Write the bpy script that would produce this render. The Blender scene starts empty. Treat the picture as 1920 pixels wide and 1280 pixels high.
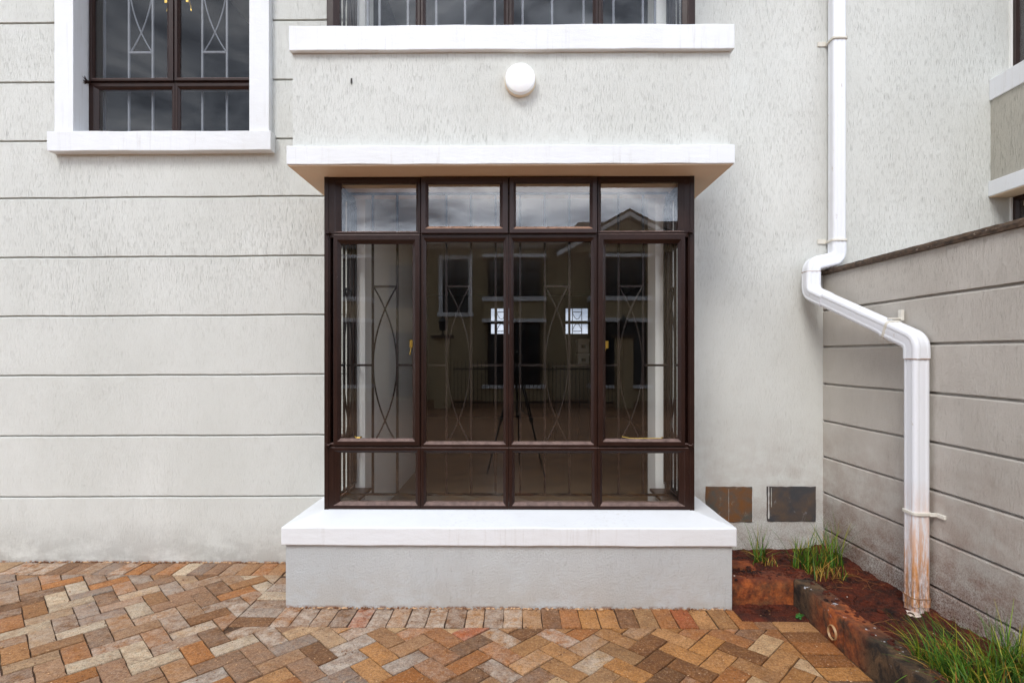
import bpy, bmesh, math, random
from mathutils import Vector, noise, Matrix
random.seed(7)
sc = bpy.context.scene
COL = sc.collection
R = math.radians

# ---------------------------------------------------------------- camera, sky, sun, exposure
F = 1010.0            # focal length in pixels of the 1920 px wide photograph
YAW = R(0.51)
EYE = 1.43
cam_d = bpy.data.cameras.new('camera')
cam_d.sensor_width = 36.0
cam_d.lens = F / 1920 * 36
cam_d.shift_y = 27 / 1920
cam_d.clip_start = 0.02
cam_d.clip_end = 2000
cam = bpy.data.objects.new('viewpoint', cam_d)
COL.objects.link(cam)
cam.location = (0, 0, EYE)
cam.rotation_euler = (R(90), 0, YAW)
sc.camera = cam

SUN_EL, SUN_AZ = 47, 205       # azimuth: direction towards the sun, measured from +Y clockwise
world = bpy.data.worlds.new("World")
sc.world = world
world.use_nodes = True
wn, wl = world.node_tree.nodes, world.node_tree.links
wn.clear()
w_out = wn.new('ShaderNodeOutputWorld')
w_bg = wn.new('ShaderNodeBackground')
w_sky = wn.new('ShaderNodeTexSky')
w_sky.sky_type = 'NISHITA'
w_sky.sun_disc = False
w_sky.sun_elevation = R(SUN_EL)
w_sky.sun_rotation = R(SUN_AZ)
w_co = wn.new('ShaderNodeTexCoord')
w_map = wn.new('ShaderNodeMapping')
w_map.inputs['Scale'].default_value = (1.0, 1.0, 2.6)
w_map.inputs['Location'].default_value = (2.3, 0.7, 0.4)
w_n = wn.new('ShaderNodeTexNoise')
w_n.inputs['Scale'].default_value = 4.6
w_n.inputs['Detail'].default_value = 7
w_n.inputs['Roughness'].default_value = 0.6
w_n.inputs['Distortion'].default_value = 0.35
w_r = wn.new('ShaderNodeValToRGB')
e = w_r.color_ramp.elements
e[0].position = 0.36; e[0].color = (0.09, 0.11, 0.15, 1)
e[1].position = 0.66; e[1].color = (1.10, 1.14, 1.22, 1)
m = w_r.color_ramp.elements.new(0.50); m.color = (0.48, 0.53, 0.62, 1)
w_sc = wn.new('ShaderNodeVectorMath'); w_sc.operation = 'SCALE'
w_sc.inputs['Scale'].default_value = 16.0
w_mix = wn.new('ShaderNodeMix'); w_mix.data_type = 'RGBA'
w_mix.inputs['Factor'].default_value = 0.88
w_bg.inputs['Strength'].default_value = 0.11
wl.new(w_co.outputs['Generated'], w_map.inputs['Vector'])
wl.new(w_map.outputs['Vector'], w_n.inputs['Vector'])
wl.new(w_n.outputs['Fac'], w_r.inputs['Fac'])
w_dk = wn.new('ShaderNodeVectorMath'); w_dk.operation = 'DOT_PRODUCT'
_dk = Vector((-.62, -.62, .48)).normalized(); w_dk.inputs[1].default_value = _dk
w_dr = wn.new('ShaderNodeMapRange'); w_dr.inputs['From Min'].default_value = .80; w_dr.inputs['From Max'].default_value = .97
w_dr.inputs['To Min'].default_value = 1.0; w_dr.inputs['To Max'].default_value = .42; w_dr.interpolation_type = 'SMOOTHSTEP'
w_m2 = wn.new('ShaderNodeVectorMath'); w_m2.operation = 'SCALE'
wl.new(w_co.outputs['Generated'], w_dk.inputs[0]); wl.new(w_dk.outputs['Value'], w_dr.inputs['Value'])
wl.new(w_r.outputs['Color'], w_m2.inputs[0]); wl.new(w_dr.outputs['Result'], w_m2.inputs['Scale'])
w_sep = wn.new('ShaderNodeSeparateXYZ'); wl.new(w_co.outputs['Generated'], w_sep.inputs[0])
w_hz = wn.new('ShaderNodeMapRange'); w_hz.inputs['From Min'].default_value = .20; w_hz.inputs['From Max'].default_value = .36
w_hz.inputs['To Min'].default_value = 2.5; w_hz.inputs['To Max'].default_value = 1.0; w_hz.interpolation_type = 'SMOOTHSTEP'
w_m3 = wn.new('ShaderNodeVectorMath'); w_m3.operation = 'SCALE'
w_fy = wn.new('ShaderNodeMapRange'); w_fy.inputs['From Min'].default_value = -.1; w_fy.inputs['From Max'].default_value = -.6
w_fm = wn.new('ShaderNodeMix'); w_fm.data_type = 'FLOAT'; w_fm.inputs['A'].default_value = 1.0
wl.new(w_sep.outputs[1], w_fy.inputs['Value']); wl.new(w_fy.outputs['Result'], w_fm.inputs['Factor'])
wl.new(w_sep.outputs[2], w_hz.inputs['Value']); wl.new(w_hz.outputs['Result'], w_fm.inputs['B']); wl.new(w_fm.outputs['Result'], w_m3.inputs['Scale'])
wl.new(w_m2.outputs['Vector'], w_m3.inputs[0]); wl.new(w_m3.outputs['Vector'], w_sc.inputs[0])
wl.new(w_sky.outputs['Color'], w_mix.inputs['A'])
wl.new(w_sc.outputs['Vector'], w_mix.inputs['B'])
wl.new(w_mix.outputs['Result'], w_bg.inputs['Color'])
wl.new(w_bg.outputs['Background'], w_out.inputs['Surface'])

sun_d = bpy.data.lights.new('sun', 'SUN')
sun_d.energy = 1.45
sun_d.angle = R(24)
sun_d.color = (1.0, 0.98, 0.95)
sun = bpy.data.objects.new('sun', sun_d)
COL.objects.link(sun)
_az, _el = R(SUN_AZ), R(SUN_EL)
_dir = Vector((math.sin(_az) * math.cos(_el), math.cos(_az) * math.cos(_el), math.sin(_el)))
sun.rotation_euler = _dir.to_track_quat('Z', 'Y').to_euler()

sc.view_settings.view_transform = 'Standard'
sc.view_settings.look = 'None'
sc.view_settings.exposure = 0.62
sc.view_settings.gamma = 1.0
sc.render.engine = 'CYCLES'
sc.cycles.use_denoising = True
sc.cycles.max_bounces = 8
sc.cycles.transparent_max_bounces = 16
sc.cycles.caustics_reflective = False
sc.cycles.caustics_refractive = False

# photograph measurements -> metres: a column / row read in the photo and the depth Y of the plane it lies on
def xp(px, Y): return Y * math.tan(math.atan((px - 960) / F) - YAW)
def zp(py, Y, X=0.0): return EYE + (667 - py) / F * (Y * math.cos(YAW) - X * math.sin(YAW))

# ---------------------------------------------------------------- materials
def srgb(r, g, b):
    f = lambda c: (c / 255) / 12.92 if c / 255 <= .04045 else ((c / 255 + .055) / 1.055) ** 2.4
    return (f(r), f(g), f(b), 1)

class Mat:
    def __init__(s, name, color=(.5, .5, .5, 1), rough=.7, metallic=0, spec=.5):
        s.m = bpy.data.materials.new(name); s.m.use_nodes = True
        s.n, s.l = s.m.node_tree.nodes, s.m.node_tree.links
        s.b = s.n['Principled BSDF']
        s.b.inputs['Base Color'].default_value = color
        s.b.inputs['Roughness'].default_value = rough
        s.b.inputs['Metallic'].default_value = metallic
        s.b.inputs['Specular IOR Level'].default_value = spec
        s.pos = s.n.new('ShaderNodeNewGeometry').outputs['Position']
        s.geo = s.pos.node
        s.bump_in = None
    def noise(s, scale, vec=(1, 1, 1), detail=4, rough=.55, dist=0, loc=(0, 0, 0)):
        mp = s.n.new('ShaderNodeMapping'); mp.inputs['Scale'].default_value = vec
        mp.inputs['Location'].default_value = loc
        t = s.n.new('ShaderNodeTexNoise')
        t.inputs['Scale'].default_value = scale; t.inputs['Detail'].default_value = detail
        t.inputs['Roughness'].default_value = rough; t.inputs['Distortion'].default_value = dist
        s.l.new(s.pos, mp.inputs['Vector']); s.l.new(mp.outputs['Vector'], t.inputs['Vector'])
        return t.outputs['Fac']
    def voronoi(s, scale, vec=(1, 1, 1), feature='F1'):
        mp = s.n.new('ShaderNodeMapping'); mp.inputs['Scale'].default_value = vec
        t = s.n.new('ShaderNodeTexVoronoi'); t.feature = feature
        t.inputs['Scale'].default_value = scale
        s.l.new(s.pos, mp.inputs['Vector']); s.l.new(mp.outputs['Vector'], t.inputs['Vector'])
        return t.outputs['Distance']
    def ramp(s, fac, *stops):
        r = s.n.new('ShaderNodeValToRGB'); el = r.color_ramp.elements
        for i, (p, c) in enumerate(stops):
            c = (c, c, c, 1) if not isinstance(c, tuple) else c
            if i < 2: el[i].position = p; el[i].color = c
            else: k = el.new(p); k.color = c
        s.l.new(fac, r.inputs['Fac']); return r.outputs['Color']
    def math(s, op, a, b=0.0, clamp=False):
        q = s.n.new('ShaderNodeMath'); q.operation = op; q.use_clamp = clamp
        for i, v in enumerate((a, b)):
            if isinstance(v, (int, float)): q.inputs[i].default_value = v
            else: s.l.new(v, q.inputs[i])
        return q.outputs[0]
    def mix(s, fac, a, b, mode='MIX'):
        q = s.n.new('ShaderNodeMix'); q.data_type = 'RGBA'; q.blend_type = mode
        for key, v in (('Factor', fac), ('A', a), ('B', b)):
            if isinstance(v, (int, float, tuple)): q.inputs[key].default_value = v
            else: s.l.new(v, q.inputs[key])
        return q.outputs['Result']
    def axis(s, i, src=None):
        q = s.n.new('ShaderNodeSeparateXYZ'); s.l.new(src or s.pos, q.inputs[0]); return q.outputs[i]
    def between(s, v, a, b):     # 0 at a, 1 at b
        q = s.n.new('ShaderNodeMapRange'); q.inputs['From Min'].default_value = a; q.inputs['From Max'].default_value = b
        s.l.new(v, q.inputs['Value']); return q.outputs['Result']
    def color(s, c): s.l.new(c, s.b.inputs['Base Color'])
    def rough(s, c): s.l.new(c, s.b.inputs['Roughness'])
    def bump(s, h, dist=.003, strength=1.0):
        q = s.n.new('ShaderNodeBump'); q.inputs['Distance'].default_value = dist; q.inputs['Strength'].default_value = strength
        s.l.new(h, q.inputs['Height'])
        if s.bump_in: s.l.new(s.bump_in, q.inputs['Normal'])
        s.bump_in = q.outputs['Normal']; s.l.new(s.bump_in, s.b.inputs['Normal'])

def render_wall(name, base, dark, scratch=1.0, stain=None, splash=0.0, grain=1.0):
    M = Mat(name, base, .9, spec=.2)
    sc1 = M.noise(1.0, (330, 330, 17), 3, .55)
    sc2 = M.noise(1.0, (26, 26, 6), 6, .75, loc=(3, 1, 2))
    patch = M.ramp(M.noise(2.3, (1, 1, 1), 4), (.30, .55), (.70, 1.0))
    high = M.between(M.axis(2), .9, 2.1)
    amt = M.math('MULTIPLY', patch, M.math('MAXIMUM', high, .5))
    pits = M.ramp(sc1, (.31, 0.0), (.44, 1.0))
    pits2 = M.ramp(sc2, (.40, 0.0), (.62, 1.0))
    pp = M.math('MAXIMUM', pits, pits2)
    inv = M.math('MULTIPLY', M.math('SUBTRACT', 1.0, pp), amt)
    cl = M.noise(1.7, (1, 1, .7), 5, .6, loc=(5, 0, 1))
    c = M.mix(M.ramp(cl, (.3, 0.0), (.75, 1.0)), base, dark)
    c = M.mix(M.math('MULTIPLY', inv, .34 * scratch), c, srgb(128, 122, 108))
    if splash:
        # red earth splashed up by rain: densest at the soil, broken up by noise
        sp = M.math('MULTIPLY', M.between(M.axis(2), 1.05, .25), M.ramp(M.noise(7, (1, 1, 1.4), 6, .65), (.36, 0.0), (.68, 1.0)))
        sp2 = M.math('MULTIPLY', M.between(M.axis(2), .55, .10), M.ramp(M.noise(130, (1, 1, 1), 4, .7), (.44, 0.0), (.62, 1.0)))
        c = M.mix(M.math('MULTIPLY', sp, splash * .8, True), c, srgb(142, 100, 78))
        c = M.mix(M.math('MULTIPLY', sp2, splash * 1.1, True), c, srgb(98, 58, 40))
    if stain:
        st = M.math('MULTIPLY', M.between(M.axis(2), .30, .0), M.ramp(M.noise(4, (1, 1, 1.6), 7, .7), (.36, 0.0), (.56, 1.0)))
        c = M.mix(M.math('MULTIPLY', st, .55), c, srgb(*stain))
        lip = M.math('MULTIPLY', M.between(M.axis(2), .016, .004), M.ramp(M.noise(26, detail=6, rough=.7), (.46, 0.0), (.56, 1.0)), True)
        c = M.mix(M.math('MULTIPLY', lip, .8), c, srgb(150, 98, 58))
    M.color(c)
    M.bump(M.noise(1.0, (9, 9, 6), 4, .5), .010, .35)
    M.bump(M.noise(1.0, (110, 110, 85), 6, .8), .0045 * grain, .95)
    M.bump(M.math('MULTIPLY', M.math('SUBTRACT', 0.0, inv), 1.0), .0022, 1.0)
    return M.m

WALL = render_wall('scratched_render', srgb(221, 222, 217), srgb(209, 210, 204), 1.0, (146, 142, 136), .0)
WALLR = render_wall('scratched_render_by_soil', srgb(225, 226, 221), srgb(211, 211, 205), 1.0, None, .55)
BASEM = render_wall('plinth_paint', srgb(213, 216, 216), srgb(205, 208, 209), .5, (190, 180, 168), .0, 2.2)
BWALL = render_wall('boundary_paint', srgb(220, 214, 205), srgb(194, 187, 177), .8, None, .95, 2.0)
NWALL = render_wall('neighbour_paint', srgb(190, 186, 174), srgb(178, 174, 163), .6, None, .0)

M = Mat('white_trim_paint', srgb(234, 235, 237), .55, spec=.35)
d = M.ramp(M.noise(3, (1, 1, 1), 5, .6), (.45, 0.0), (.8, 1.0))
run = M.math('MULTIPLY', M.ramp(M.noise(1, (38, 38, 2.2), 5, .7), (.54, 0.0), (.70, 1.0)), M.ramp(M.noise(2.5, detail=3, loc=(5, 5, 5)), (.42, 0.0), (.62, 1.0)))
c = M.mix(M.math('MULTIPLY', d, .35), srgb(231, 233, 236), srgb(214, 212, 207)); c = M.mix(M.math('MULTIPLY', run, .30), c, srgb(176, 168, 156))
spk = M.ramp(M.noise(110, detail=3, rough=.6), (.70, 0.0), (.76, 1.0)); c = M.mix(M.math('MULTIPLY', spk, .35), c, srgb(150, 140, 126))
M.color(c)
M.bump(M.noise(1, (12, 12, 30), 4, .55), .007, .35); M.bump(M.noise(160, detail=3), .0012, .6)
TRIM = M.m
M = Mat('bounce_tinted_soffit', srgb(236, 214, 190), .8); M.color(M.mix(M.noise(5, detail=5), srgb(238, 218, 194), srgb(226, 196, 164))); SOFFIT = M.m  # warm light bounced up from the pavers is put into this colour
M = Mat('white_interior_paint', srgb(232, 230, 226), .8)
M.color(M.mix(M.noise(2, detail=4), srgb(243, 242, 240), srgb(236, 235, 231)))
INT = M.m

def frame_mat(name, base, dusty):
    M = Mat(name, base, .42, spec=.32)
    blot = M.ramp(M.noise(14, (1, 1, .6), 5, .6), (.42, 0.0), (.75, 1.0))
    c = M.mix(M.math('MULTIPLY', blot, .22), base, srgb(70, 42, 34))
    up = M.axis(2, M.geo.outputs['Normal'])
    dust = M.math('MULTIPLY', M.ramp(up, (.25, 0.0), (.55, 1.0)), M.ramp(M.noise(30, detail=4), (.3, .45), (.6, 1.0)))
    c = M.mix(M.math('MULTIPLY', dust, .62), c, dusty)
    fl = M.ramp(M.noise(230, detail=2), (.74, 0.0), (.78, 1.0))
    c = M.mix(M.math('MULTIPLY', fl, .6), c, srgb(190, 170, 160))
    M.color(c); M.rough(M.math('ADD', M.math('MULTIPLY', dust, .4), .36, True))
    M.bump(M.noise(1, (60, 60, 18), 4, .6), .0022, .55)
    return M.m
FRAME = frame_mat('brown_steel_paint', srgb(38, 19, 13), srgb(150, 126, 118))
FRAME2 = frame_mat('brown_steel_paint_dusty', srgb(54, 41, 40), srgb(192, 152, 128))
M = Mat('grille_paint', srgb(30, 20, 17), .42, spec=.3)
M.bump(M.noise(120, detail=3), .001, .5); GRILLE = M.m

# window glass: clear with a Fresnel reflection on each face
def glass_mat(name, tint, dirt):
    m_ = bpy.data.materials.new(name); m_.use_nodes = True
    n, l = m_.node_tree.nodes, m_.node_tree.links; n.clear()
    o = n.new('ShaderNodeOutputMaterial'); tr = n.new('ShaderNodeBsdfTransparent'); gl = n.new('ShaderNodeBsdfGlossy')
    gl.inputs['Roughness'].default_value = 0.0; gl.inputs['Color'].default_value = (1, 1, 1, 1)
    tr.inputs['Color'].default_value = tint
    g = n.new('ShaderNodeNewGeometry'); dt = n.new('ShaderNodeVectorMath'); dt.operation = 'DOT_PRODUCT'
    l.new(g.outputs['Normal'], dt.inputs[0]); l.new(g.outputs['Incoming'], dt.inputs[1])
    def mt(op, a, b=0.0):
        q = n.new('ShaderNodeMath'); q.operation = op
        for i, v in enumerate((a, b)):
            if isinstance(v, (int, float)): q.inputs[i].default_value = v
            else: l.new(v, q.inputs[i])
        return q.outputs[0]
    ab = mt('ABSOLUTE', dt.outputs['Value'])
    p5 = mt('POWER', mt('SUBTRACT', 1.0, ab), 5.0)
    fr = mt('ADD', mt('MULTIPLY', p5, .95), .046)
    mx = n.new('ShaderNodeMixShader'); l.new(fr, mx.inputs[0]); l.new(tr.outputs[0], mx.inputs[1]); l.new(gl.outputs[0], mx.inputs[2])
    df = n.new('ShaderNodeBsdfDiffuse'); df.inputs['Color'].default_value = (.55, .5, .45, 1)
    t = n.new('ShaderNodeTexNoise'); t.inputs['Scale'].default_value = 6; t.inputs['Detail'].default_value = 7; t.inputs['Roughness'].default_value = .7
    l.new(g.outputs['Position'], t.inputs['Vector'])
    mr = n.new('ShaderNodeMapRange'); mr.inputs['From Min'].default_value = .45; mr.inputs['From Max'].default_value = .8
    mr.inputs['To Max'].default_value = dirt; l.new(t.outputs['Fac'], mr.inputs['Value'])
    mx2 = n.new('ShaderNodeMixShader'); l.new(mr.outputs['Result'], mx2.inputs[0]); l.new(mx.outputs[0], mx2.inputs[1]); l.new(df.outputs[0], mx2.inputs[2])
    nz = n.new('ShaderNodeTexNoise'); nz.inputs['Scale'].default_value = 1.6; nz.inputs['Detail'].default_value = 1
    l.new(g.outputs['Position'], nz.inputs['Vector'])
    bp = n.new('ShaderNodeBump'); bp.inputs['Distance'].default_value = .0012; bp.inputs['Strength'].default_value = .5
    l.new(nz.outputs['Fac'], bp.inputs['Height']); l.new(bp.outputs['Normal'], gl.inputs['Normal'])
    l.new(mx2.outputs[0], o.inputs['Surface'])
    return m_
GLASS = glass_mat('window_glass', (.985, .99, .985, 1), .003)

GLASS2 = glass_mat('sky_dimming_glass', (.60, .61, .64, 1), .05)  # grey tint added to dim the bright sky behind the rear windows
M = Mat('daylit_grey_grille', srgb(112, 114, 122), .45); M.bump(M.noise(120, detail=3), .001, .5); GRILLE2 = M.m  # lighter bluish copy of the grille colour: daylight on the bars painted in
M = Mat('brass', srgb(214, 176, 84), .3, 1.0); M.bump(M.noise(90), .0005, .5); BRASS = M.m

# downpipe PVC: white, stained with red earth low down
M = Mat('white_pvc', srgb(235, 235, 240), .42)
z = M.axis(2)
low = M.between(z, .80, .34)
streak = M.ramp(M.noise(1, (45, 45, 4.5), 7, .75), (.42, 0.0), (.56, 1.0))
ddd = M.math('MULTIPLY', M.math('MULTIPLY', low, 1.0), M.math('ADD', M.math('MULTIPLY', streak, .85), .16), True)
c = M.mix(ddd, srgb(236, 238, 243), srgb(214, 152, 100))
spk = M.math('MULTIPLY', M.between(z, .44, .18), M.ramp(M.noise(60, (1, 1, .5), 6, .8), (.43, 0.0), (.56, 1.0)), True)
c = M.mix(M.math('MULTIPLY', spk, .65), c, srgb(110, 66, 42))
sp = M.ramp(M.noise(1, (26, 26, 9), 4, .6, loc=(4, 2, 7)), (.66, 0.0), (.72, 1.0))
c = M.mix(M.math('MULTIPLY', sp, .6), c, srgb(188, 170, 150))
M.color(c); M.bump(M.noise(40, detail=3), .0006, .6); PVC = M.m
M = Mat('pipe_clip_pvc', srgb(222, 216, 202), .5); M.color(M.mix(M.noise(30), srgb(232, 230, 222), srgb(212, 204, 188))); CLIP = M.m
M = Mat('joint_grime', srgb(150, 112, 80), .9); GRIME = M.m

M = Mat('lamp_white_glass', srgb(250, 250, 250), .25); M.b.inputs['Subsurface Weight'].default_value = .1
M.color(M.mix(M.noise(20, detail=3), srgb(252, 252, 252), srgb(243, 243, 243))); LAMP = M.m
M = Mat('lamp_base', srgb(226, 208, 182), .5); LAMPB = M.m
M = Mat('black_plastic', srgb(24, 24, 25), .5); BLACK = M.m

M = Mat('slate_coping', srgb(70, 55, 45), .75)
v = M.noise(1, (60, 22, 60), 5, .7)
c = M.mix(M.ramp(v, (.35, 0.0), (.65, 1.0)), srgb(50, 39, 33), srgb(104, 84, 66))
fl = M.ramp(M.noise(1, (60, 25, 60), 4, .7, loc=(2, 2, 2)), (.62, 0.0), (.70, 1.0))
c = M.mix(fl, c, srgb(176, 164, 146)); M.color(c)
M.bump(v, .006, 1.0); COPING = M.m

def slate_mat(name, a, b, cflake):
    M = Mat(name, a, .5)
    f1 = M.noise(7, (1, 1, 1.2), 6, .62, .4)
    c = M.mix(M.ramp(f1, (.38, 0.0), (.62, 1.0)), a, b)
    f2 = M.ramp(M.noise(16, (1, 1, .8), 6, .7, .8, (1, 4, 2)), (.60, 0.0), (.70, 1.0))
    c = M.mix(M.math('MULTIPLY', f2, .55), c, cflake); M.color(c)
    M.bump(f1, .004, .8); M.bump(M.noise(60, detail=4), .0015, .8); return M.m
SLATE1 = slate_mat('rusty_slate', srgb(88, 86, 80), srgb(124, 80, 42), srgb(168, 156, 140))
SLATE2 = slate_mat('grey_slate', srgb(70, 70, 73), srgb(98, 82, 70), srgb(160, 160, 164))
M = Mat('mortar_smear', srgb(205, 203, 198), .9); M.bump(M.noise(60), .002, .9); MORTAR = M.m

# pavers: each brick has its own fired colour (stored per brick); blotches and pale bloom on top
M = Mat('clay_pavers', srgb(160, 110, 70), .82, spec=.3)
at = M.n.new('ShaderNodeAttribute'); at.attribute_name = 'brick'
col = at.outputs['Color']; pale = at.outputs['Alpha']
bl = M.noise(22, detail=6, rough=.7)
c = M.mix(M.math('MULTIPLY', M.ramp(bl, (.35, 0.0), (.7, 1.0)), .40), col, srgb(196, 134, 74))
bl2 = M.ramp(M.noise(12, detail=6, rough=.75, loc=(3, 1, 0)), (.45, 0.0), (.62, 1.0))
c = M.mix(M.math('MULTIPLY', bl2, .38), c, srgb(112, 70, 42))
ef = M.math('MULTIPLY', M.ramp(M.noise(16, detail=7, rough=.72, dist=.2, loc=(8, 3, 0)), (.36, 0.0), (.60, 1.0)), pale)
c = M.mix(M.math('MULTIPLY', ef, .8), c, srgb(214, 200, 184))
sp = M.ramp(M.noise(260, detail=2), (.36, 1.0), (.46, 0.0))
c = M.mix(M.math('MULTIPLY', sp, .6), c, srgb(86, 58, 40))
side = M.ramp(M.axis(2), (0.0, 0.0), (1.0, 1.0))
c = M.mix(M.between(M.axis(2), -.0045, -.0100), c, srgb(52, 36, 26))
sp = M.ramp(M.noise(190, detail=2, loc=(1, 9, 0)), (.66, 0.0), (.72, 1.0))
c = M.mix(M.math('MULTIPLY', sp, .6), c, srgb(232, 212, 188))
gr = M.noise(75, detail=5, rough=.8, loc=(4, 4, 1))
c = M.mix(M.ramp(gr, (.34, .55), (.50, 0.0)), c, srgb(84, 54, 34)); c = M.mix(M.ramp(gr, (.54, 0.0), (.72, .5)), c, srgb(222, 190, 150))
M.color(c)
M.bump(M.noise(22, detail=4), .006, .8); M.bump(M.noise(110, detail=6, rough=.8), .008, 1.0)
PAVER = M.m
M = Mat('joint_sand', srgb(54, 38, 28), .95); M.color(M.mix(M.noise(40, detail=5), srgb(30, 20, 14), srgb(112, 80, 54)))
M.bump(M.noise(200), .003, 1); SAND = M.m
M = Mat('far_paving', srgb(150, 108, 76), .9)
bt = M.n.new('ShaderNodeTexBrick'); bt.inputs['Scale'].default_value = 1.0
bt.inputs['Brick Width'].default_value = .205; bt.inputs['Row Height'].default_value = .105; bt.inputs['Mortar Size'].default_value = .004
bt.inputs['Color1'].default_value = srgb(150, 106, 70); bt.inputs['Color2'].default_value = srgb(104, 72, 48); bt.inputs['Mortar'].default_value = srgb(60, 44, 34)
mp = M.n.new('ShaderNodeMapping'); mp.inputs['Rotation'].default_value = (0, 0, R(45)); M.l.new(M.pos, mp.inputs['Vector']); M.l.new(mp.outputs['Vector'], bt.inputs['Vector'])
M.color(M.mix(M.math('MULTIPLY', M.ramp(M.noise(3, detail=5), (.35, 0.0), (.7, 1.0)), .4), bt.outputs['Color'], srgb(160, 124, 92)))
FARPAVE = M.m
M = Mat('far_ground', srgb(110, 96, 70), 1.0); M.color(M.mix(M.noise(.3, detail=6), srgb(96, 98, 62), srgb(140, 112, 84))); FARG = M.m

M = Mat('red_soil', srgb(66, 32, 22), .85, spec=.4)
n1 = M.noise(9, detail=6, rough=.65)
c = M.mix(M.ramp(n1, (.35, 0.0), (.65, 1.0)), srgb(30, 11, 6), srgb(112, 46, 22))
fl = M.ramp(M.noise(120, detail=3), (.62, 0.0), (.68, 1.0))
c = M.mix(M.math('MULTIPLY', fl, .7), c, srgb(150, 90, 58)); M.color(c)
M.rough(M.ramp(n1, (.3, .55), (.6, .95)))
M.bump(M.noise(28, detail=7, rough=.75), .022, 1.0); M.bump(M.noise(120, detail=4, rough=.7), .008, 1.0)
SOIL = M.m

def kerb_mat(name, orange):
    M = Mat(name, srgb(90, 80, 66), .85)
    n1 = M.noise(5.5, detail=6, rough=.65, dist=.3)
    c = M.mix(M.ramp(n1, (.38, 0.0), (.60, 1.0)), srgb(40, 31, 24), srgb(104, 78, 52))
    n2 = M.ramp(M.noise(12, detail=6, rough=.7, dist=.5, loc=(3, 5, 1)), (.47, 0.0), (.60, 1.0))
    c = M.mix(M.math('MULTIPLY', n2, .85), c, srgb(20, 16, 13))
    if orange: f = M.ramp(M.noise(8, detail=6, rough=.7, loc=(7, 7, 7)), (.40, .25), (.58, 1.0))
    else:
        y = M.axis(1)
        f = M.math('MULTIPLY', M.between(M.math('ABSOLUTE', M.math('SUBTRACT', y, 2.68)), .26, .06), M.ramp(M.noise(9, detail=5, rough=.6), (.32, 0.0), (.5, 1.0)), True)
    c = M.mix(M.math('MULTIPLY', f, .85), c, M.mix(M.ramp(M.noise(24, detail=6, rough=.7), (.38, 0.0), (.62, 1.0)), srgb(116, 48, 18), srgb(196, 104, 46)))
    if orange:
        tp = M.math('MULTIPLY', M.between(M.axis(2), .125, .15), M.ramp(M.noise(14, detail=6, rough=.7), (.35, .3), (.55, 1.0)), True)
        c = M.mix(M.math('MULTIPLY', tp, .8), c, srgb(96, 40, 22))
    nn = M.ramp(M.noise(10, detail=6, rough=.7, loc=(1, 0, 6)), (.62, 0.0), (.68, 1.0))
    c = M.mix(M.math('MULTIPLY', nn, .5), c, srgb(92, 34, 18))
    if not orange:
        wf = M.math('MULTIPLY', M.ramp(M.noise(26, detail=4, rough=.6, loc=(2, 8, 4)), (.64, 0.0), (.68, 1.0)), M.between(M.axis(2), .11, .16), True)
        c = M.mix(wf, c, srgb(196, 196, 200))
    M.color(c)
    M.bump(n1, .015, 1.0); M.bump(M.noise(70, detail=6, rough=.75), .009, 1.0)
    return M.m
KERBA = kerb_mat('stained_concrete', True)
KERBB = kerb_mat('mossy_concrete', False)

M = Mat('grass_blade', srgb(60, 100, 40), .55)
at = M.n.new('ShaderNodeAttribute'); at.attribute_name = 'blade'
M.color(at.outputs['Color']); M.b.inputs['Specular IOR Level'].default_value = .3
M.b.inputs['Transmission Weight'].default_value = 0
GRASS = M.m
M = Mat('dry_root', srgb(160, 98, 56), .8); M.color(M.mix(M.noise(30), srgb(176, 112, 64), srgb(120, 66, 38))); ROOT = M.m
M = Mat('cement_lump', srgb(222, 216, 208), .8); M.color(M.mix(M.noise(30, detail=5), srgb(232, 228, 222), srgb(186, 150, 122))); M.bump(M.noise(60), .004, 1); CEMENT = M.m
M = Mat('pale_drain_plastic', srgb(206, 182, 148), .5); M.color(M.mix(M.noise(30, detail=4), srgb(200, 168, 122), srgb(128, 82, 48))); DRAIN = M.m

M = Mat('floor_tiles', srgb(70, 54, 44), .3)
M.color(M.mix(M.noise(2, detail=4), srgb(132, 114, 96), srgb(112, 96, 80))); FLOOR = M.m
M = Mat('dark_timber', srgb(34, 24, 20), .5); M.color(M.mix(M.noise(1, (40, 40, 4)), srgb(38, 26, 21), srgb(24, 17, 14))); TIMBER = M.m
M = Mat('brown_slate_ledge', srgb(58, 42, 36), .4); M.bump(M.noise(20), .002, 1); LEDGE = M.m
M = Mat('unlit_room_tone', srgb(120, 104, 86), .9); M.color(M.mix(M.noise(2), srgb(62, 52, 42), srgb(46, 39, 32))); DIM = M.m  # lack of light deep in the rooms put into a dark colour
M = Mat('box_card', srgb(206, 206, 204), .8); CARD = M.m
M = Mat('roof_tiles', srgb(72, 54, 44), .85)
wv = M.n.new('ShaderNodeTexWave'); wv.inputs['Scale'].default_value = 1.6; wv.bands_direction = 'Z'; M.l.new(M.pos, wv.inputs['Vector'])
M.color(M.mix(wv.outputs['Fac'], srgb(64, 48, 40), srgb(96, 74, 60))); M.bump(wv.outputs['Fac'], .03, 1); ROOF = M.m
M = Mat('opposite_render', srgb(164, 148, 116), .9); M.color(M.mix(M.noise(2), srgb(184, 166, 132), srgb(168, 150, 118))); OPPW = M.m
M = Mat('dark_glass_far', srgb(40, 42, 46), .08); OGLASS = M.m

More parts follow.
